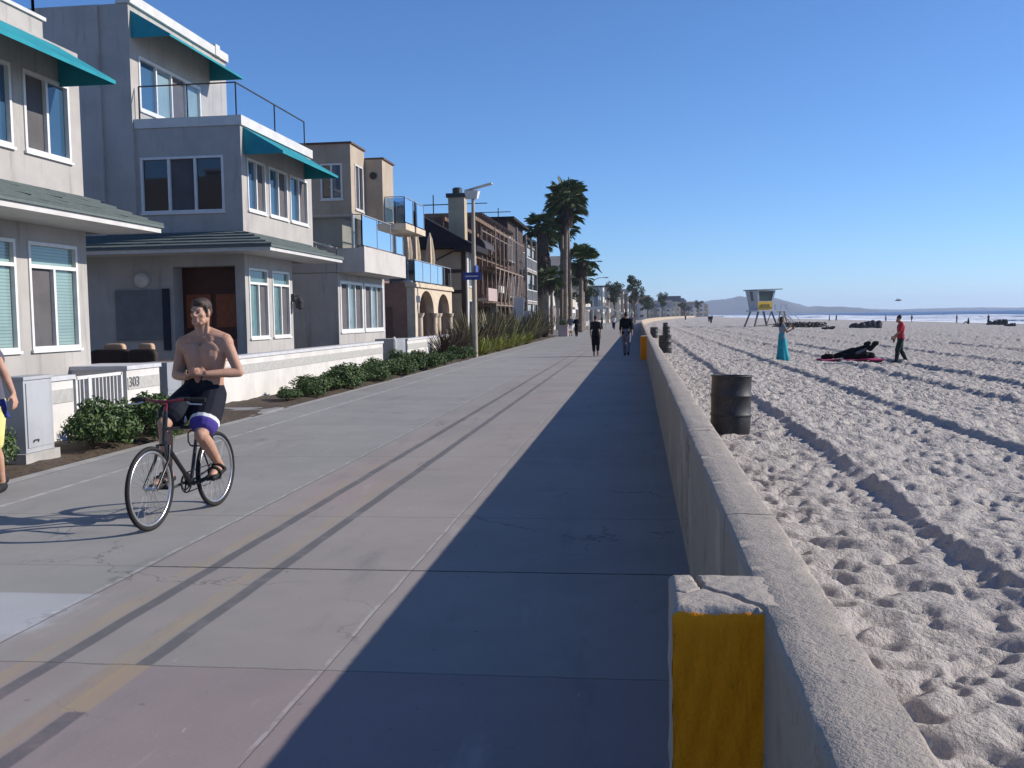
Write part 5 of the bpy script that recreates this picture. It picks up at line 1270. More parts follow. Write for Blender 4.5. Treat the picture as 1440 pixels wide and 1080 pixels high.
# ------------------------------------------------------------------ bicycle
RW = Vector((-3.84, 8.62, 0)); FW = Vector((-3.925, 7.55, 0)); fwd = (FW-RW).normalized(); lft = Vector((-fwd.y, fwd.x, 0)); WB = (FW-RW).length
def B(u, v, w): return RW+fwd*u+lft*v+Vector((0, 0, w))
bike = thing('bicycle', 'black and dark red city bicycle with silver rims ridden down the boardwalk', 'bicycle', tuple(RW.lerp(FW, .5)))
BLKP = M('black_paint', (.014, .014, .016), (.010, .010, .012), 20, .3, .5); REDP = M('dark_red_paint', (.16, .016, .028), (.12, .012, .022), 20, .3, .5)
CHROME = M('silver_metal', (.62, .62, .64), (.52, .52, .54), 20, .28, .5, .85)
WR = .342
def wheel(u, name='wheel'):
    c = B(u, 0, WR); mb = MB(); mb.torus(c, lft, WR-.019, .019, 64, 10); w = mb.build('wheel', RUBBER, bike, True, 180); w['label'] = 'front wheel' if u > .5 else 'rear wheel'
    mb = MB(); mb.torus(c, lft, WR-.046, .0125, 64, 8); mb.build('rim', CHROME, w, True, 180)
    mb = MB(); 
    for k in range(32):
        a = 2*math.pi*k/32; d = fwd*math.cos(a)+Vector((0, 0, 1))*math.sin(a); sd = lft*(.03 if k % 2 else -.03); a2 = a+(.5 if k % 4 < 2 else -.5); d2 = fwd*math.cos(a2)+Vector((0, 0, 1))*math.sin(a2)
        mb.tube([c+sd+d2*.02, c+d*(WR-.055)], .0012, 4, False)
    mb.build('spokes', M('spoke_steel', (.18, .18, .19), (.14, .14, .15), 20, .45, .4, .3), w)
    mb = MB(); mb.tube([c-lft*.055, c+lft*.055], .016, 10); mb.tube([c-lft*.033, c-lft*.029], .026, 12); mb.tube([c+lft*.029, c+lft*.033], .026, 12); mb.build('hub', CHROME, w)
wheel(0.0); wheel(WB)
BBk, ST, HT, HB = B(.44, 0, .285), B(.285, 0, .80), B(.815, 0, .86), B(.845, 0, .70)
mb = MB(); mb.tube([BBk, ST], .016, 10); mb.tube([ST, HT], .016, 10) if False else mb.tube([B(.30, 0, .76), B(.82, 0, .80)], .0155, 10); mb.tube([BBk, HB], .019, 10); mb.tube([HT, HB], .020, 12)
for sg in (-1, 1): mb.tube([BBk+lft*.02*sg, B(.20, .05*sg, .31), B(0, .062*sg, WR)], [.011, .010, .009], 8); mb.tube([B(.30, .015*sg, .76), B(.14, .05*sg, .55), B(0, .064*sg, WR)], [.010, .009, .008], 8)
mb.tube([BBk-lft*.035, BBk+lft*.035], .022, 12); mb.build('frame', BLKP, bike, True, 60)
mb = MB(); mb.tube([B(.80, 0, .95), B(.853, 0, .665)], .014, 10)
for sg in (-1, 1): mb.tube([B(.852, .0, .675), B(.856, .055*sg, .665), B(.885, .060*sg, .55), B(WB, .062*sg, WR)], [.014, .014, .013, .009], 8)
mb.build('fork', BLKP, bike, True, 60)
mb = MB(); mb.tube([B(.835, 0, .78), B(.802, 0, .94)], .021, 12); mb.build('head_sleeve', BLKP, bike)
hz = 1.03
mb = MB(); mb.tube([B(.80, 0, .94), B(.79, 0, 1.0), B(.86, 0, hz)], .014, 10); mb.tube([B(.80, -.17, hz+.012), B(.86, -.05, hz), B(.86, .05, hz), B(.80, .17, hz+.012)], .0135, 10); hb = mb.build('handlebar', REDP, bike, True, 60)
for sg in (-1, 1):
    mb = MB(); mb.tube([B(.80, .17*sg, hz+.012), B(.775, .235*sg, hz+.012)], .013, 8); mb.tube([B(.775, .225*sg, hz+.012), B(.745, .335*sg, hz+.008)], .0185, 12); mb.tube([B(.79, .195*sg, hz+.012), B(.78, .215*sg, hz+.012)], .024, 10); mb.build('grip', RUBBER, hb, True, 60)
    mb = MB(); mb.tube([B(.80, .20*sg, hz-.005), B(.825, .24*sg, hz-.02), B(.815, .34*sg, hz-.025)], [.008, .007, .006], 8); mb.build('brake_lever', CHROME, hb)
mb = MB(); mb.tube([B(.845, -.02, hz-.02), B(.90, -.03, .90), B(.87, -.03, .72)], .004, 6); mb.tube([B(.85, .03, hz-.02), B(.93, .04, .93), B(.80, .03, .76)], .004, 6); mb.build('cables', RUBBER, bike)
mb = MB(); mb.tube([ST, B(.265, 0, .91)], .0135, 10); mb.build('seat_post', CHROME, bike)
mb = MB(); mb.cap(B(.175, -.045, .945), B(.175, .045, .945), .045, .045); mb.cap(B(.18, 0, .948), B(.40, 0, .945), .055, .022); remesh(mb, 'saddle', .01, RUBBER, bike, 4)
mb = MB(); mb.torus(BBk-lft*.045, lft, .085, .006, 36, 6); mb.torus(BBk-lft*.052, lft, .062, .006, 30, 6)
for k in range(5): a = 1.256*k; mb.tube([BBk-lft*.048, BBk-lft*.048+(fwd*math.cos(a)+Vector((0, 0, 1))*math.sin(a))*.085], .008, 6)
CA = .10; cd = fwd*math.cos(CA)-Vector((0, 0, 1))*math.sin(CA)
PR = BBk-lft*.075+cd*.17; PL = BBk+lft*.075-cd*.17
mb.tube([BBk-lft*.04, BBk-lft*.070, PR], [.013, .013, .011], 8); mb.tube([BBk+lft*.04, BBk+lft*.070, PL], [.013, .013, .011], 8); cs_ = mb.build('crankset', DARKMETAL, bike, True, 60)
for sg, p in ((-1, PR), (1, PL)): mb = MB(); q = p+lft*.055*sg; mb.bar(q-fwd*.045, q+fwd*.045, .09, .022); mb.build('pedal', RUBBER, cs_)
mb = MB(); c0 = B(0, -.045, WR)
mb.tube([BBk-lft*.046+V(0, 0, .088), c0+V(0, 0, .045)], .005, 6); mb.tube([BBk-lft*.046-V(0, 0, .088), B(.03, -.045, WR-.13), B(-.01, -.045, WR-.07), c0-V(0, 0, .04)], .005, 6); mb.torus(c0, lft, .045, .008, 24, 6); mb.build('chain', DARKMETAL, bike)
mb = MB(); mb.tube([B(.46, .02, .615), B(.46, .0, .65), B(.46, .0, .72), B(.46, .025, .745), B(.46, .10, .745), B(.46, .13, .72), B(.46, .13, .64), B(.46, .105, .612), B(.46, .02, .615)], .0065, 8); mb.tube([B(.46, .06, .745), B(.36, .02, .745)], .006, 6); mb.tube([B(.46, .06, .612), B(.40, .0, .60)], .006, 6); mb.build('bottle_cage', DARKMETAL, bike)
mb = MB(); mb.tube([B(WB-.20, .035, WR+.335), B(WB-.19, .05, WR+.24)], .012, 6); mb.tube([B(WB-.20, -.035, WR+.335), B(WB-.19, -.05, WR+.24)], .012, 6); mb.tube([B(.12, .04, WR+.33), B(.13, .045, WR+.25)], .012, 6); mb.tube([B(.12, -.04, WR+.33), B(.13, -.045, WR+.25)], .012, 6); mb.build('brake_arms', DARKMETAL, bike)

# ------------------------------------------------------------------ the cyclist
J = dict(f=fwd, r=-lft, u=V(0, 0, 1), s=1.0)
J['pel'] = B(.215, 0, 1.055); J['waist'] = B(.215, .005, 1.20); J['chest'] = B(.235, .01, 1.415); J['neck'] = B(.245, .012, 1.575); J['head'] = B(.285, .004, 1.765)
J['hf'] = (fwd-lft*.10+V(0, 0, -.03)).normalized(); J['hu'] = V(.02, 0, 1)
J['shL'] = B(.235, .205, 1.520); J['shR'] = B(.235, -.195, 1.505)
J['elL'] = B(.235, .325, 1.235); J['elR'] = B(.245, -.275, 1.215)
J['wrL'] = B(.425, .115, 1.235); J['wrR'] = B(.430, -.065, 1.205)
J['haL'] = J['wrL']+(fwd*.25-lft*.95+V(0, 0, .25)).normalized()*.1; J['haR'] = J['wrR']+(fwd*.35+lft*.9+V(0, 0, .25)).normalized()*.1
J['plL'] = V(0, 0, -.55)-fwd*.6; J['thL'] = V(0, 0, 1); J['plR'] = V(0, 0, .75)-fwd*.2; J['thR'] = V(0, 0, 1)+fwd*.4; J['cuL'] = .40; J['cuR'] = .45
for q in ('pel', 'waist', 'chest', 'neck', 'head', 'shL', 'shR', 'elL', 'elR', 'wrL', 'wrR', 'haL', 'haR'): J[q] = J[q]+lft*(.03 if q == 'pel' else .058)
J['hpL'] = B(.235, .120, 1.035); J['hpR'] = B(.235, -.070, 1.035)
aL = PL+lft*.075+V(0, 0, .115)-fwd*.055; aR = PR-lft*.075+V(0, 0, .115)-fwd*.055
J['anL'], J['anR'] = aL, aR; J['toL'] = aL+fwd*.165+V(0, 0, -.075)+lft*.02; J['toR'] = aR+fwd*.165+V(0, 0, -.075)-lft*.02
def knee(h, a, out, l1=.44, l2=.44):
    d = a-h; L = min(d.length, l1+l2-.01); t = (l1*l1-l2*l2+L*L)/(2*L); hh = math.sqrt(max(0, l1*l1-t*t)); n = (fwd-d.normalized()*fwd.dot(d.normalized())).normalized(); n = (n+out).normalized(); return h+d.normalized()*t+n*hh
J['knL'] = knee(J['hpL'], aL, lft*.10); J['knR'] = knee(J['hpR'], aR, -lft*.14)
t = thing('person', 'bare-chested young man cycling no-handed in black shorts with purple hem', 'person', tuple(B(.215, 0, 0)))
mb = MB(); torso_prims(mb, J)
rs_ = (J['shR']-J['shL']).normalized()
for sg, k in ((1, 'R'), (-1, 'L')):
    arm_prims(mb, J, k); leg_prims(mb, J, k); foot_prims(mb, J, k)
    mb.ell(J['chest']+rs_*sg*.080+fwd*.082+V(0, 0, .03), (.088, .022, .060)); mb.ell(J['sh'+k]+rs_*sg*.010-V(0, 0, .025), (.062, .064, .072))
    mb.cap(J['neck']+rs_*sg*.02+fwd*.050-V(0, 0, .035), J['sh'+k]+fwd*.03+V(0, 0, .018), .018, .016, 10)
    mb.cap(J['neck']+V(0, 0, .02)-fwd*.02, J['sh'+k]+V(0, 0, .01)-fwd*.02, .058, .048)
    for q in range(3): mb.ell(J['waist']+rs_*sg*.033+fwd*.098+V(0, 0, .10-.06*q), (.030, .010, .027))
    b, c = J['kn'+k], J['an'+k]; mb.cap(b.lerp(c, .18)-fwd*.025, b.lerp(c, .42)-fwd*.022, .050, .044); mb.ell(b+fwd*.018, (.050, .050, .055))
hand_prims(mb, J['wrL'], J['haL']-J['wrL'], J['plL'], J['thL'], 1.02, J['cuL']); hand_prims(mb, J['wrR'], J['haR']-J['wrR'], J['plR'], J['thR'], 1.02, J['cuR'])
for k, sg in (('L', 1), ('R', -1)):
    for q in range(5): p = J['to'+k]+lft*(.026-.013*q)*sg-fwd*(.012*q*.7); mb.cap(p-fwd*.02, p+fwd*.024-V(0, 0, .006), .013 if q else .016, .010 if q else .014, 8)
head_prims(mb, J, True)
mb.cap(J['neck']+rs_*.04+fwd*.035-V(0, 0, .03), J['head']+rs_*.062-fwd*.01-V(0, 0, .05), .016, .018, 8); mb.cap(J['neck']-rs_*.04+fwd*.035-V(0, 0, .03), J['head']-rs_*.062-fwd*.01-V(0, 0, .05), .016, .018, 8)
body = remesh(mb, 'body', .0055, SKIN, t, 4); eyes(J, body)
mb = MB(); hair_prims(mb, J); remesh(mb, 'hair', .006, HAIRD, t, 3)
mb = MB()
for sg in (-1, 1): mb.cap(J['pel']+lft*sg*.068-V(0, 0, .02), J['pel']+lft*sg*.060+V(0, 0, .075), .137, .118)
for k in 'LR': leg_prims(mb, J, k, .034, .67, False, .036)
def shorts_mat(p):
    for k in 'LR':
        a, b = J['hp'+k], J['kn'+k]; d = b-a; q = (p-a).dot(d)/d.dot(d); off = (p-a-d*q).length
        if off < .17 and q > .665 and (p-J['hp'+('R' if k == 'L' else 'L')]).length > .2 and (p-b).length < .30:
            up_ = (p-a-d*q).dot(V(0, 0, 1))
            if k == 'L': return 1 if q < .735 else 2
            return 0
    return 0
remesh(mb, 'shorts', .007, [NAVYC, WHITEC, PURPLE], t, 4, shorts_mat)
for k, sg in (('L', 1), ('R', -1)):
    a, to = J['an'+k], J['to'+k]; mb = MB(); dn = V(0, 0, -.048)
    for q in (-.02, .02): mb.cap(a-fwd*.05+dn+lft*q, to+fwd*.03-V(0, 0, .018)+lft*q*1.2, .026, .028, 10)
    sd = remesh(mb, 'sandal', .008, RUBBER, t, 2)
    mb = MB(); p = a.lerp(to, .62); mb.torus(p+V(0, 0, -.012), (to-a), .050, .016, 20, 8); mb.torus(a.lerp(to, .15)-V(0, 0, .01), (to-a)+V(0, 0, -.1), .052, .010, 20, 8); mb.build('strap', RUBBER, sd, True, 180)

# ------------------------------------------------------------------ walker cut by the left edge
J = rig((-6.38, 9.05, 0), 1.78, R(172), .45, -.5)
J['shL'] = V(-6.30, 9.03, 1.50); J['elL'] = V(-6.13, 8.98, 1.225); J['wrL'] = V(-5.985, 8.90, 1.02); J['haL'] = V(-5.945, 8.87, .92)
J['thL'] = V(-.2, -1, 0); J['plL'] = V(-1, .1, 0)
J['hpL'] = V(-6.29, 9.05, .92); J['knL'] = V(-6.27, 8.98, .50); J['anL'] = V(-6.31, 9.13, .10); J['toL'] = V(-6.285, 8.97, .045)
person('walker at the left edge in pale yellow shorts, one arm swinging out', J, (-6.5, 9.05, 0), M('slate_tank_cloth', (.10, .10, .14), (.08, .08, .11), 8, .9), YELC, RUBBER, vox=.011, topcut=(.12, True), botcut=.92, fine=True, curl=.45, skin=SKIN)
t = thing('cloth', 'blue cloth hanging from the yellow shorts of the walker at the left', 'cloth', (-6.2, 8.95, .9)); mb = MB()
for k, (x, y, z0, z1, tw) in enumerate(((-6.17, 8.90, 1.02, .90, .5), (-6.12, 8.89, .97, .79, .3))):
    n = 8
    for q in range(n+1):
        for w in range(5): a = (w/4-.5)*.10; s_ = q/n; mb.v.append((x+.03*k+.05*s_+a*math.cos(tw+w*.5)*.6+.006*math.sin(w*2+q), y+a*math.sin(tw)+.012*math.sin(w*2.5+k), z0+(z1-z0)*s_))
    o_ = k*(n+1)*5
    for q in range(n):
        for w in range(4): mb.f.append((o_+q*5+w, o_+q*5+w+1, o_+q*5+w+6, o_+q*5+w+5)); mb.i.append(0)
c_ = mb.build('cloth_fold', M('blue_cloth', (.03, .05, .22), (.022, .038, .17), 9, .85), t, True, 180); md = c_.modifiers.new('thick', 'SOLIDIFY'); md.thickness = .012

# ------------------------------------------------------------------ people on the walk
J = rig((-1.75, 41.6, 0), 1.70, 0, .22, -.55, bend_arm=.1, female=True)
person('woman walking away in dark brown top and black cropped trousers', J, (-1.75, 41.6, 0), BROWNC, BLACKC, None, HAIRD, SKIND, .02, True, (.95, True), 1.62)
J = rig((-.49, 42.0, 0), 1.82, R(-4), .38, -.6, bend_arm=.1)
for q in ('chest', 'waist', 'neck', 'head'): pass
person('big man walking away in black shirt and grey-blue trousers', J, (-.49, 42.0, 0), BLACKC, GREYB, BLACKC, HAIRB, SKIND, .02, False, (1.25, True), 1.97)
for k, (x, y, hd, st, tp, bt, sk, lb) in enumerate(((-5.05, 82.5, 3.0, .3, NAVYC, BLACKC, SKIND, 'person in dark clothes walking beside the square planter'), (-5.7, 84.8, 3.1, -.3, GREYB, WHITEC, SKIN, 'person in pale shorts right behind the square planter'), (-4.5, 126, 1.5, .1, NAVYC, BLACKC, SKIN, 'person in navy standing under the white canopy'), (-2.9, 122, 3.1, .3, WHITEC, NAVYC, SKIND, 'person in white shirt walking near the white canopy'), (-1.6, 118, 3.0, -.3, BROWNC, GREYB, SKIND, 'person in dark brown walking right of the white canopy'), (-3.4, 140, .2, .3, BLACKC, BLACKC, SKIN, 'person in black walking beyond the white canopy'), (-1.0, 165, 3.1, .3, REDC, NAVYC, SKIN, 'far person in red on the boardwalk'), (-.6, 100, 3.1, .3, GREYB, BLACKC, SKIND, 'person in grey beside the far sea wall'))):
    J = rig((x, y, 0), 1.68+.05*(k % 3), hd, st, st); person(lb, J, (x, y, 0), tp, bt, BLACKC, HAIRD, sk, .03, False, (1.0, True), 1.0 if k == 1 else 1.9, hands=False, group='people farther along the walk')
# ------------------------------------------------------------------ beach: barrels
DRUM = None
def drum_mat():
    n = NB('drum_paint'); x, y, z = n.xyz(n.obj)
    c = n.mix(n.ramp(n.noise(6, 4, .65, n.obj), .35, .7), (.030, .030, .034), (.016, .016, .019)); c = n.mix(n.ramp(n.noise(14, 4, .7, n.obj), .62, .72)*.7, c, (.10, .05, .03)); c = n.mix(n.ramp(n.noise(30, 3, .6, n.obj), .64, .7)*.4, c, (.20, .195, .19))
    n.bump(n.noise(20, 3), .25, .004); return n.fin(c, .55, .35)
DRUM = drum_mat()
def drum(x, y, z, label, sc=1.0, rz=0.0):
    t = bpy.data.objects.new('trash_barrel', None); COL.objects.link(t); t.location = (0, 0, 0); tag(t, label, 'barrel', 'black steel barrels on the sand')
    r = .288; mb = MB(); pr = [(r*.96, 0), (r, .02), (r, .26)]
    for zc in (.295, .575): pr += [(r, zc-.03), (r+.012, zc-.012), (r+.014, zc), (r+.012, zc+.012), (r, zc+.03)]
    pr += [(r, .84), (r+.008, .85), (r+.008, .865), (r-.004, .868), (r-.012, .85), (r-.014, .3), (.0, .28)]
    n = 40; v = []; f = []
    for q in pr:
        for j in range(n): a = 2*math.pi*j/n; d = 1+.010*math.sin(a*3+q[1]*7)+.006*math.sin(a*5-q[1]*13); v.append((max(q[0], .001)*d*math.cos(a), max(q[0], .001)*d*math.sin(a), q[1]))
    for k in range(len(pr)-1):
        for j in range(n): f.append((k*n+j, k*n+(j+1) % n, (k+1)*n+(j+1) % n, (k+1)*n+j))
    mb.add(v, f); b = mb.build('drum_body', DRUM, t, True, 50)
    mb = MB(); mb.torus((0, 0, .862), (0, 0, 1), r+.003, .011, 40, 8); mb.build('rim', DRUM, t, True, 180)
    t.location = (x, y, z); t.rotation_euler = (R(-1.5), R(2), rz); return t
d0 = drum(1.33, 14.85, -.09, 'black steel trash barrel standing on the sand near the wall, closest to the camera')
for k, (x, y, lb) in enumerate(((1.22, 45.8, 'black trash barrel close to the wall, second from the camera'), (1.2, 76, 'dark barrel by the wall beyond the second barrel'), (2.2, 79, 'barrel just right of the third barrel by the wall'), (3.2, 118, 'far dark barrel on the sand past the wall barrels'))): dup(d0, (x, y, sz(x, y)-.05), k*1.3, 1, lb)
for c in d0.children: c.location = c.location
# ------------------------------------------------------------------ beach: people
J = rig((5.32, 38.06, sz(5.32, 38)), 1.66, R(-78), .05, 0, female=True)
J['elR'] = J['shR']+J['f']*.12-V(0, 0, .27); J['wrR'] = J['elR']+J['f']*.20+V(0, 0, .10); J['haR'] = J['wrR']+J['f']*.05+V(0, 0, .06)
J['elL'] = J['shL']+J['f']*.14-V(0, 0, .25); J['wrL'] = J['elL']+J['f']*.19+V(0, 0, .16); J['haL'] = J['wrL']+J['f']*.04+V(0, 0, .07); J['hf'] = (J['f']-V(0, 0, .12)).normalized()
t = person('woman in a long teal skirt looking at a phone, standing on the sand', J, tuple(V(5.32, 38.06, sz(5.32, 38))), M('grey_top_cloth', (.20, .24, .30), (.16, .2, .25), 8, .9), None, None, HAIRB, SKIND, .018, True, (.5, True), long=.30)
mb = MB(); n = 36; z0 = sz(5.32, 38)
for z, rx, ry in ((1.06, .125, .10), (.98, .15, .125), (.85, .175, .15), (.6, .20, .17), (.3, .235, .20), (.05, .27, .235), (.03, .26, .225)):
    for j in range(n): a = 2*math.pi*j/n; w = 1+.09*math.sin(a*7+z*3)*(1.1-z); mb.v.append((5.32+.03*(1-z)+ry*w*math.cos(a), 38.06+rx*w*math.sin(a), z0+z))
for k in range(6):
    for j in range(n): mb.f.append((k*n+j, (k+1)*n+j, (k+1)*n+(j+1) % n, k*n+(j+1) % n)); mb.i.append(0)
mb.build('skirt', M('teal_cloth', (.02, .30, .36), (.015, .24, .30), 5, .8, .2), t, True, 180)
p = J['haR']; t = thing('phone', 'small dark phone held up by the woman in teal', 'phone', tuple(p)); mb = MB(); mb.bar(p+J['f']*.02-V(0, 0, .05), p+J['f']*.035+V(0, 0, .10), .075, .011); mb.build('phone_body', BLACKC, t)
J = rig((9.25, 36.8, sz(9.25, 36.8)), 1.74, R(82), .34, .25); J['hf'] = (J['f']-V(0, 0, .55)).normalized(); J['head'] = J['head']+J['f']*.06-V(0, 0, .03)
J['elL'] = J['shL']+J['f']*.07-V(0, 0, .28); J['wrL'] = J['elL']+J['f']*.17-V(0, 0, .15); J['haL'] = J['wrL']+J['f']*.06-V(0, 0, .08)
person('man in red shirt and dark trousers looking down at the sand', J, tuple(V(9.25, 36.8, sz(9.25, 36.8))), REDC, M('charcoal_cloth', (.022, .03, .03), (.015, .02, .021), 8, .9), BLACKC, HAIRB, SKIND, .018, False, (.9, True), 1.97)
# mat and gear
mx, my = 7.85, 38.4; z0 = sz(mx, my)+.06
t = thing('beach_mat', 'dark pink beach mat lying on the sand under black bags', 'mat', (mx, my, z0)); mb = MB(); nx = 26
for i in range(nx+1):
    for j in range(7): x = mx-1.15+2.3*i/nx; y = my-.5+1.0*j/6; mb.v.append((x, y, z0+.035*math.sin(x*7+y*3)*math.sin(y*6+1)+.03))
for i in range(nx):
    for j in range(6): mb.f.append((i*7+j, (i+1)*7+j, (i+1)*7+j+1, i*7+j+1)); mb.i.append(0)
o = mb.build('mat_cloth', M('pink_cloth', (.36, .04, .12), (.28, .03, .09), 5, .9), t, True, 180); md = o.modifiers.new('t', 'SOLIDIFY'); md.thickness = .04
t = thing('gear_bag', 'long black gear bag propped up on the pink beach mat', 'bag', (mx+.1, my, z0)); mb = MB()
mb.cap((mx-.55, my, z0+.14), (mx+.1, my+.05, z0+.30), .10, .17); mb.cap((mx+.1, my+.05, z0+.26), (mx+.62, my, z0+.48), .17, .11); mb.cap((mx+.1, my, z0+.16), (mx+.75, my-.05, z0+.16), .15, .13); mb.cap((mx-.2, my-.15, z0+.13), (mx+.5, my-.12, z0+.18), .11, .12); mb.cap((mx-.5, my, z0+.2), (mx-.2, my, z0+.26), .06, .09)
remesh(mb, 'bag_body', .03, BLACKC, t, 3); mb = MB(); mb.cap((mx+.55, my, z0+.58), (mx+.66, my, z0+.63), .085, .075); mb.cap((mx+.86, my-.05, z0+.60), (mx+.93, my-.05, z0+.62), .10, .085); mb.cap((mx+.70, my-.05, z0+.40), (mx+.87, my-.05, z0+.57), .09, .08); remesh(mb, 'straps', .025, BLACKC, t, 2)
mb = MB(); mb.cap((mx+.20, my-.20, z0+.26), (mx+.52, my-.16, z0+.40), .06, .05); remesh(mb, 'grey_patch', .02, M('grey_nylon', (.13, .13, .14), None, 8), t, 2)
t = thing('small_bag', 'small black bag at the left end of the pink mat', 'bag', (mx-.9, my-.1, z0)); mb = MB(); mb.cap((mx-1.0, my-.1, z0+.12), (mx-.7, my-.1, z0+.14), .09, .10); mb.cap((mx-.92, my-.1, z0+.2), (mx-.78, my-.1, z0+.2), .05, .05); remesh(mb, 'bag_body', .02, BLACKC, t, 2); mb = MB(); mb.torus((mx-.85, my-.1, z0+.24), (0, 1, 0), .07, .012, 20, 6); mb.build('handle', BLACKC, t)
# figures towards the water
far = [(48.2, 250, 0, 'pair'), ]
FIG = [('standing figure, left one of a pair near the waterline', 46.5, 252, 1.2, 0), ('standing figure, right one of a pair near the waterline', 48.9, 256, .6, 0), ('pale figure standing in the surf right of the pair', 56, 236, 0, 1), ('small figure walking behind the dark heap', 58, 222, 2, 2),
       ('figure with a stick at the water, right of the man in red', 57.5, 190, 1.5, 3), ('slim figure facing the sea between two others', 58, 175, .4, 0), ('figure holding a white board at the water edge', 60.5, 164, -.5, 2), ('tiny figure left of the lifeguard tower', 13.6, 190, 0, 0), ('two-tone tiny figure on far sand left of the tower', 16, 230, 0, 3), ('tiny dark figure at the far end of the beach', 14, 300, 0, 0), ('tiny figure near the mist at the far beach', 24, 330, 0, 2)]
for k, (lb, x, y, hd, c) in enumerate(FIG):
    J = rig((x, y, sz(x, y)), 1.7, hd, .3, .3); person(lb, J, (x, y, sz(x, y)), (NAVYC, WHITEC, GREYB, BROWNC)[c], (NAVYC, GREYB, BLACKC, NAVYC)[c], None, HAIRD, SKIND, .045, False, (1.0, True), 1.5, hands=False, group='figures near the waterline')
for k, (x, y, lb, L) in enumerate(((57, 182, 'person sitting low on the wet sand right of the man in red', 1), (63.8, 166, 'person sitting on a towel at the far right waterline', 1))):
    t = thing('person', lb, 'person', (x, y, sz(x, y)), 'figures near the waterline'); z = sz(x, y); mb = MB(); mb.cap((x, y, z+.2), (x, y, z+.65), .2, .17); mb.cap((x, y, z+.8), (x, y, z+.95), .10, .11); mb.cap((x, y, z+.18), (x-.5, y-.1, z+.45), .13, .09); mb.cap((x-.5, y-.1, z+.45), (x-.85, y-.1, z+.08), .09, .06); mb.cap((x+.1, y, z+.55), (x-.3, y-.2, z+.3), .06, .05); remesh(mb, 'body', .05, NAVYC, t, 2)
    mb = MB(); mb.ell((x+.02, y, z+.98), (.11, .12, .10)); mb.build('hair', HAIRD, t, True, 180)
HEAPM = M('dark_nylon', (.045, .045, .05), (.03, .03, .034), 4, .8)
for k, (x, y, w, h, lb) in enumerate(((28.6, 131, 3.2, .85, 'big dark heap of beach gear on the sand behind the man in red'), (22.2, 121, 1.0, .45, 'small black bag lying on the open sand right of the tower'), (57, 168, 2.6, .95, 'dark kite folded on the sand near the far figures'), (52, 148, 1.2, .5, 'dark bag on the sand below the water figures'), (57, 150, 1.0, .45, 'reddish dark bag on the sand at the far right'))):
    z = sz(x, y); t = thing('gear_heap', lb, 'beach gear', (x, y, z), 'dark gear on the beach'); mb = MB(); r_ = random.Random(k)
    for q in range(7): tt = q/6; mb.cap((x-w/2+w*tt, y, z+.1), (x-w/2+w*tt+r_.uniform(-.2, .2), y+r_.uniform(-.3, .3), z+h*(.35+.5*tt+r_.uniform(-.1, .12))*.8), w*.14, w*.13, 10)
    remesh(mb, 'gear_body', .06, HEAPM if k != 4 else M('maroon_cloth', (.12, .03, .04)), t, 2); mb = MB(); mb.torus((x, y-.1, z+h*.7), (0, 1, 0), h*.18, .04, 16, 6); mb.build('strap', BLACKC, t)
t = thing('kelp_pile', 'low tangled grey-brown pile of kelp beside the tower ramp', 'kelp pile', (21.5, 140, -.3)); kr = random.Random(5); mb = MB(); leaves(mb, [((21.5+q*.8, 140+.2*q, sz(22, 140)+.25), (1.0, 1.0, .45)) for q in range(-3, 5)], 900, .45, kr); mb.build('fronds', M('kelp', (.13, .115, .09), (.09, .08, .065), 3), t)
mb = MB(); [mb.tube([(21.5+q*.7, 140, sz(22, 140)-.05), (21.6+q*.75, 140.3, sz(22, 140)+.4), (22+q*.8, 140.8, sz(22, 140)+.05)], .06, 6) for q in range(-3, 5)]; mb.build('stalks', M('kelp'), t)
t = thing('bird', 'small dark gull flying over the sea on the right', 'bird', (22.3, 90, 3.0)); c = V(22.4, 90, 2.6)
mb = MB(); mb.cap(c-V(.16, 0, 0), c+V(.14, 0, .02), .05, .06); mb.cap(c+V(.18, 0, .03), c+V(.24, 0, .03), .045, .03); mb.cap(c-V(.2, 0, .0), c-V(.32, 0, .0), .04, .02)
for sg in (-1, 1): mb.cap(c+V(0, sg*.04, .02), c+V(-.04, sg*.28, .14), .035, .028); mb.cap(c+V(-.04, sg*.28, .14), c+V(-.10, sg*.55, .04), .028, .012)
remesh(mb, 'body', .02, M('gull_grey', (.10, .10, .11), (.06, .06, .07), 8), t, 1)
# ------------------------------------------------------------------ lifeguard tower
tx, ty = 17.6, 148.0; z0 = sz(tx, ty); t = thing('lifeguard_tower', 'pale lifeguard tower with yellow panel, flared walls and wide flat roof', 'lifeguard tower', (tx, ty, z0))
a = R(27); ca, sa = math.cos(a), math.sin(a)
W = lambda u, v, z: V(tx+u*ca-v*sa, ty+u*sa+v*ca, z)     # v towards the walk is negative
LG = M('tower_blue_grey', (.40, .44, .48), (.34, .38, .42), 2, .7); LY = M('tower_yellow', (.62, .40, .05), (.54, .33, .04), 2, .6); LD = M('tower_timber', (.16, .15, .15), (.12, .11, .11), 3)
b0, b1, z1, z2, z3 = 1.15, 1.55, 2.15, 3.35, 4.95
mb = MB()
def ring(s_, z): return [W(-s_, -s_, z), W(s_, -s_, z), W(s_, s_, z), W(-s_, s_, z)]
q0, q1, q2 = ring(b0, z1), ring(b0+.12, z2), ring(b1, z3)
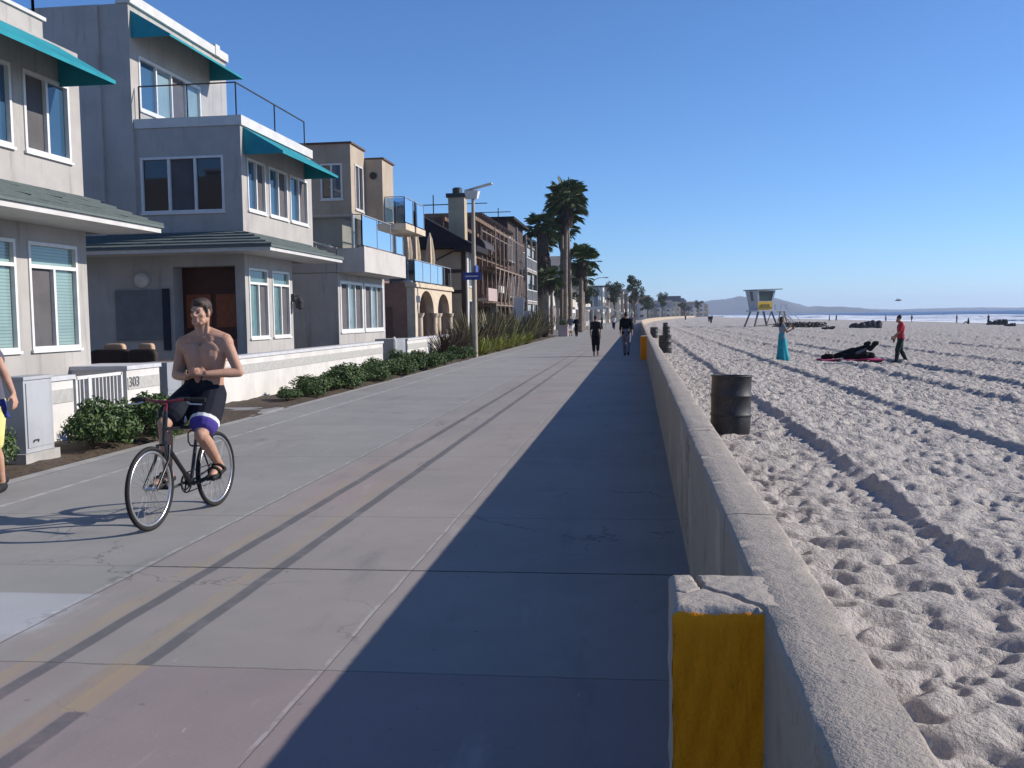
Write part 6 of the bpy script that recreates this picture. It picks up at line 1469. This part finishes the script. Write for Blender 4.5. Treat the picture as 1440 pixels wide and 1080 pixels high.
for i in range(4):
    j = (i+1) % 4
    mb.mi = 1 if i == 0 else 0; mb.quad(q0[i], q0[j], q1[j], q1[i]); mb.mi = 0
    if i in (0, 3):   # window band with corner posts
        L = lambda s_, t_, A=q1, Bq=q2: (A[i].lerp(A[j], s_)).lerp(Bq[i].lerp(Bq[j], s_), t_)
        e = .10 if i == 0 else .38
        for s0, s1, t0, t1 in ((0, e, 0, 1), (1-e, 1, 0, 1), (e, 1-e, 0, .06), (e, 1-e, .92, 1)): mb.quad(L(s0, t0), L(s1, t0), L(s1, t1), L(s0, t1))
    else: mb.quad(q1[i], q1[j], q2[j], q2[i])
mb.quad(*q0[::-1]); mb.build('cabin_wall', [LG, LY], t)
mb = MB()
for i, e in ((0, .10), (3, .38)):
    j = (i+1) % 4; n_ = (q1[j]-q1[i]).cross(q2[i]-q1[i]).normalized()*.06; L = lambda s_, t_: (q1[i].lerp(q1[j], s_)).lerp(q2[i].lerp(q2[j], s_), t_)-n_
    mb.quad(L(e-.02, .04), L(1-e+.02, .04), L(1-e+.02, .94), L(e-.02, .94))
mb.build('window', M('tower_window', (.05, .085, .085), (.035, .06, .062), 1, .3, .5), t)
mb = MB(); r0, r1 = [W(-1.75, -1.75, z3), W(2.6, -1.75, z3+.10), W(2.6, 1.75, z3+.10), W(-1.75, 1.75, z3)], None; r1 = [p+V(0, 0, .14) for p in r0]
mb.add(r0+r1, [(3, 2, 1, 0), (4, 5, 6, 7)]+[(i, (i+1) % 4, 4+(i+1) % 4, 4+i) for i in range(4)]); mb.build('roof', M('tower_roof', (.20, .24, .25), (.17, .2, .21), 2), t)
mb = MB(); mb.mi = 0; mb.bar(W(-.7, -b0-.10, 2.72), W(.7, -b0-.10, 2.72), .10, .5, ); mb.build('sign_panel', M('tower_sign', (.16, .13, .04), (.12, .10, .03), 6), t)
mb = MB(); d0_ = [W(-1.5, -1.5, 1.95), W(3.4, -1.5, 1.95), W(3.4, 1.5, 1.95), W(-1.5, 1.5, 1.95)]; d1_ = [p+V(0, 0, .17) for p in d0_]; mb.add(d0_+d1_, [(3, 2, 1, 0), (4, 5, 6, 7)]+[(i, (i+1) % 4, 4+(i+1) % 4, 4+i) for i in range(4)]); mb.build('deck', LG, t)
for u, v in ((-1, -1), (1.2, -1), (-1, 1), (1.2, 1)):
    mb = MB(); p = W(u, v, 1.95); q = W(u*1.75-(.2 if u < 0 else 0), v*1.35, z0-.3); mb.bar(p, q, .20); mb.build('leg', LD, t)
mb = MB(); mb.bar(W(-1.9, -1.3, z0+.15), W(2.2, -1.3, z0+.4), .12); mb.bar(W(1.2, -1, 1.9), W(.2, -1.2, z0+.2), .10); mb.bar(W(3.2, -1.2, 1.95), W(3.8, -1.3, z0-.2), .13); mb.bar(W(2.6, -1.2, 1.95), W(1.9, -1.3, z0-.2), .12); mb.build('braces', LD, t)
mb = MB()
for sg in (-.55, .55): mb.bar(W(3.4, sg, 2.0), W(6.4, sg, z0-.1), .12, .2)
for k in range(9): s_ = k/9; p0_ = W(3.45+2.9*s_, -.55, 1.98+(z0-1.98)*s_); p1_ = W(3.45+2.9*s_, .55, 1.98+(z0-1.98)*s_); mb.bar(p0_, p1_, .26, .05)
mb.build('stairs', LG, t)
mb = MB()
for v in (-1.45, 1.45): mb.bar(W(1.3, v, 3.0), W(3.4, v, 3.0), .07); [mb.bar(W(u, v, 2.1), W(u, v, 3.0), .07) for u in (1.6, 2.5, 3.4)]
mb.bar(W(3.4, -1.45, 3.0), W(3.4, -.6, 3.0), .07); mb.bar(W(3.4, -.6, 3.0), W(6.3, -.6, z0+.95), .07); mb.build('railing', METAL, t)
# ------------------------------------------------------------------ haze over the whole shore
mb = MB(); mb.box(-6500, 6500, -900, 7500, -8, 95); hz_ = mb.build('haze', bpy.data.materials.new('haze_air')); hz_['kind'] = 'stuff'
hm = hz_.data.materials[0]; hm.use_nodes = True; nt = hm.node_tree; nt.nodes.remove(nt.nodes['Principled BSDF']); pv = nt.nodes.new('ShaderNodeVolumePrincipled')
pv.inputs['Color'].default_value = (.66, .78, 1.0, 1); pv.inputs['Density'].default_value = .00013; pv.inputs['Anisotropy'].default_value = .2
nt.links.new(pv.outputs[0], nt.nodes['Material Output'].inputs['Volume'])
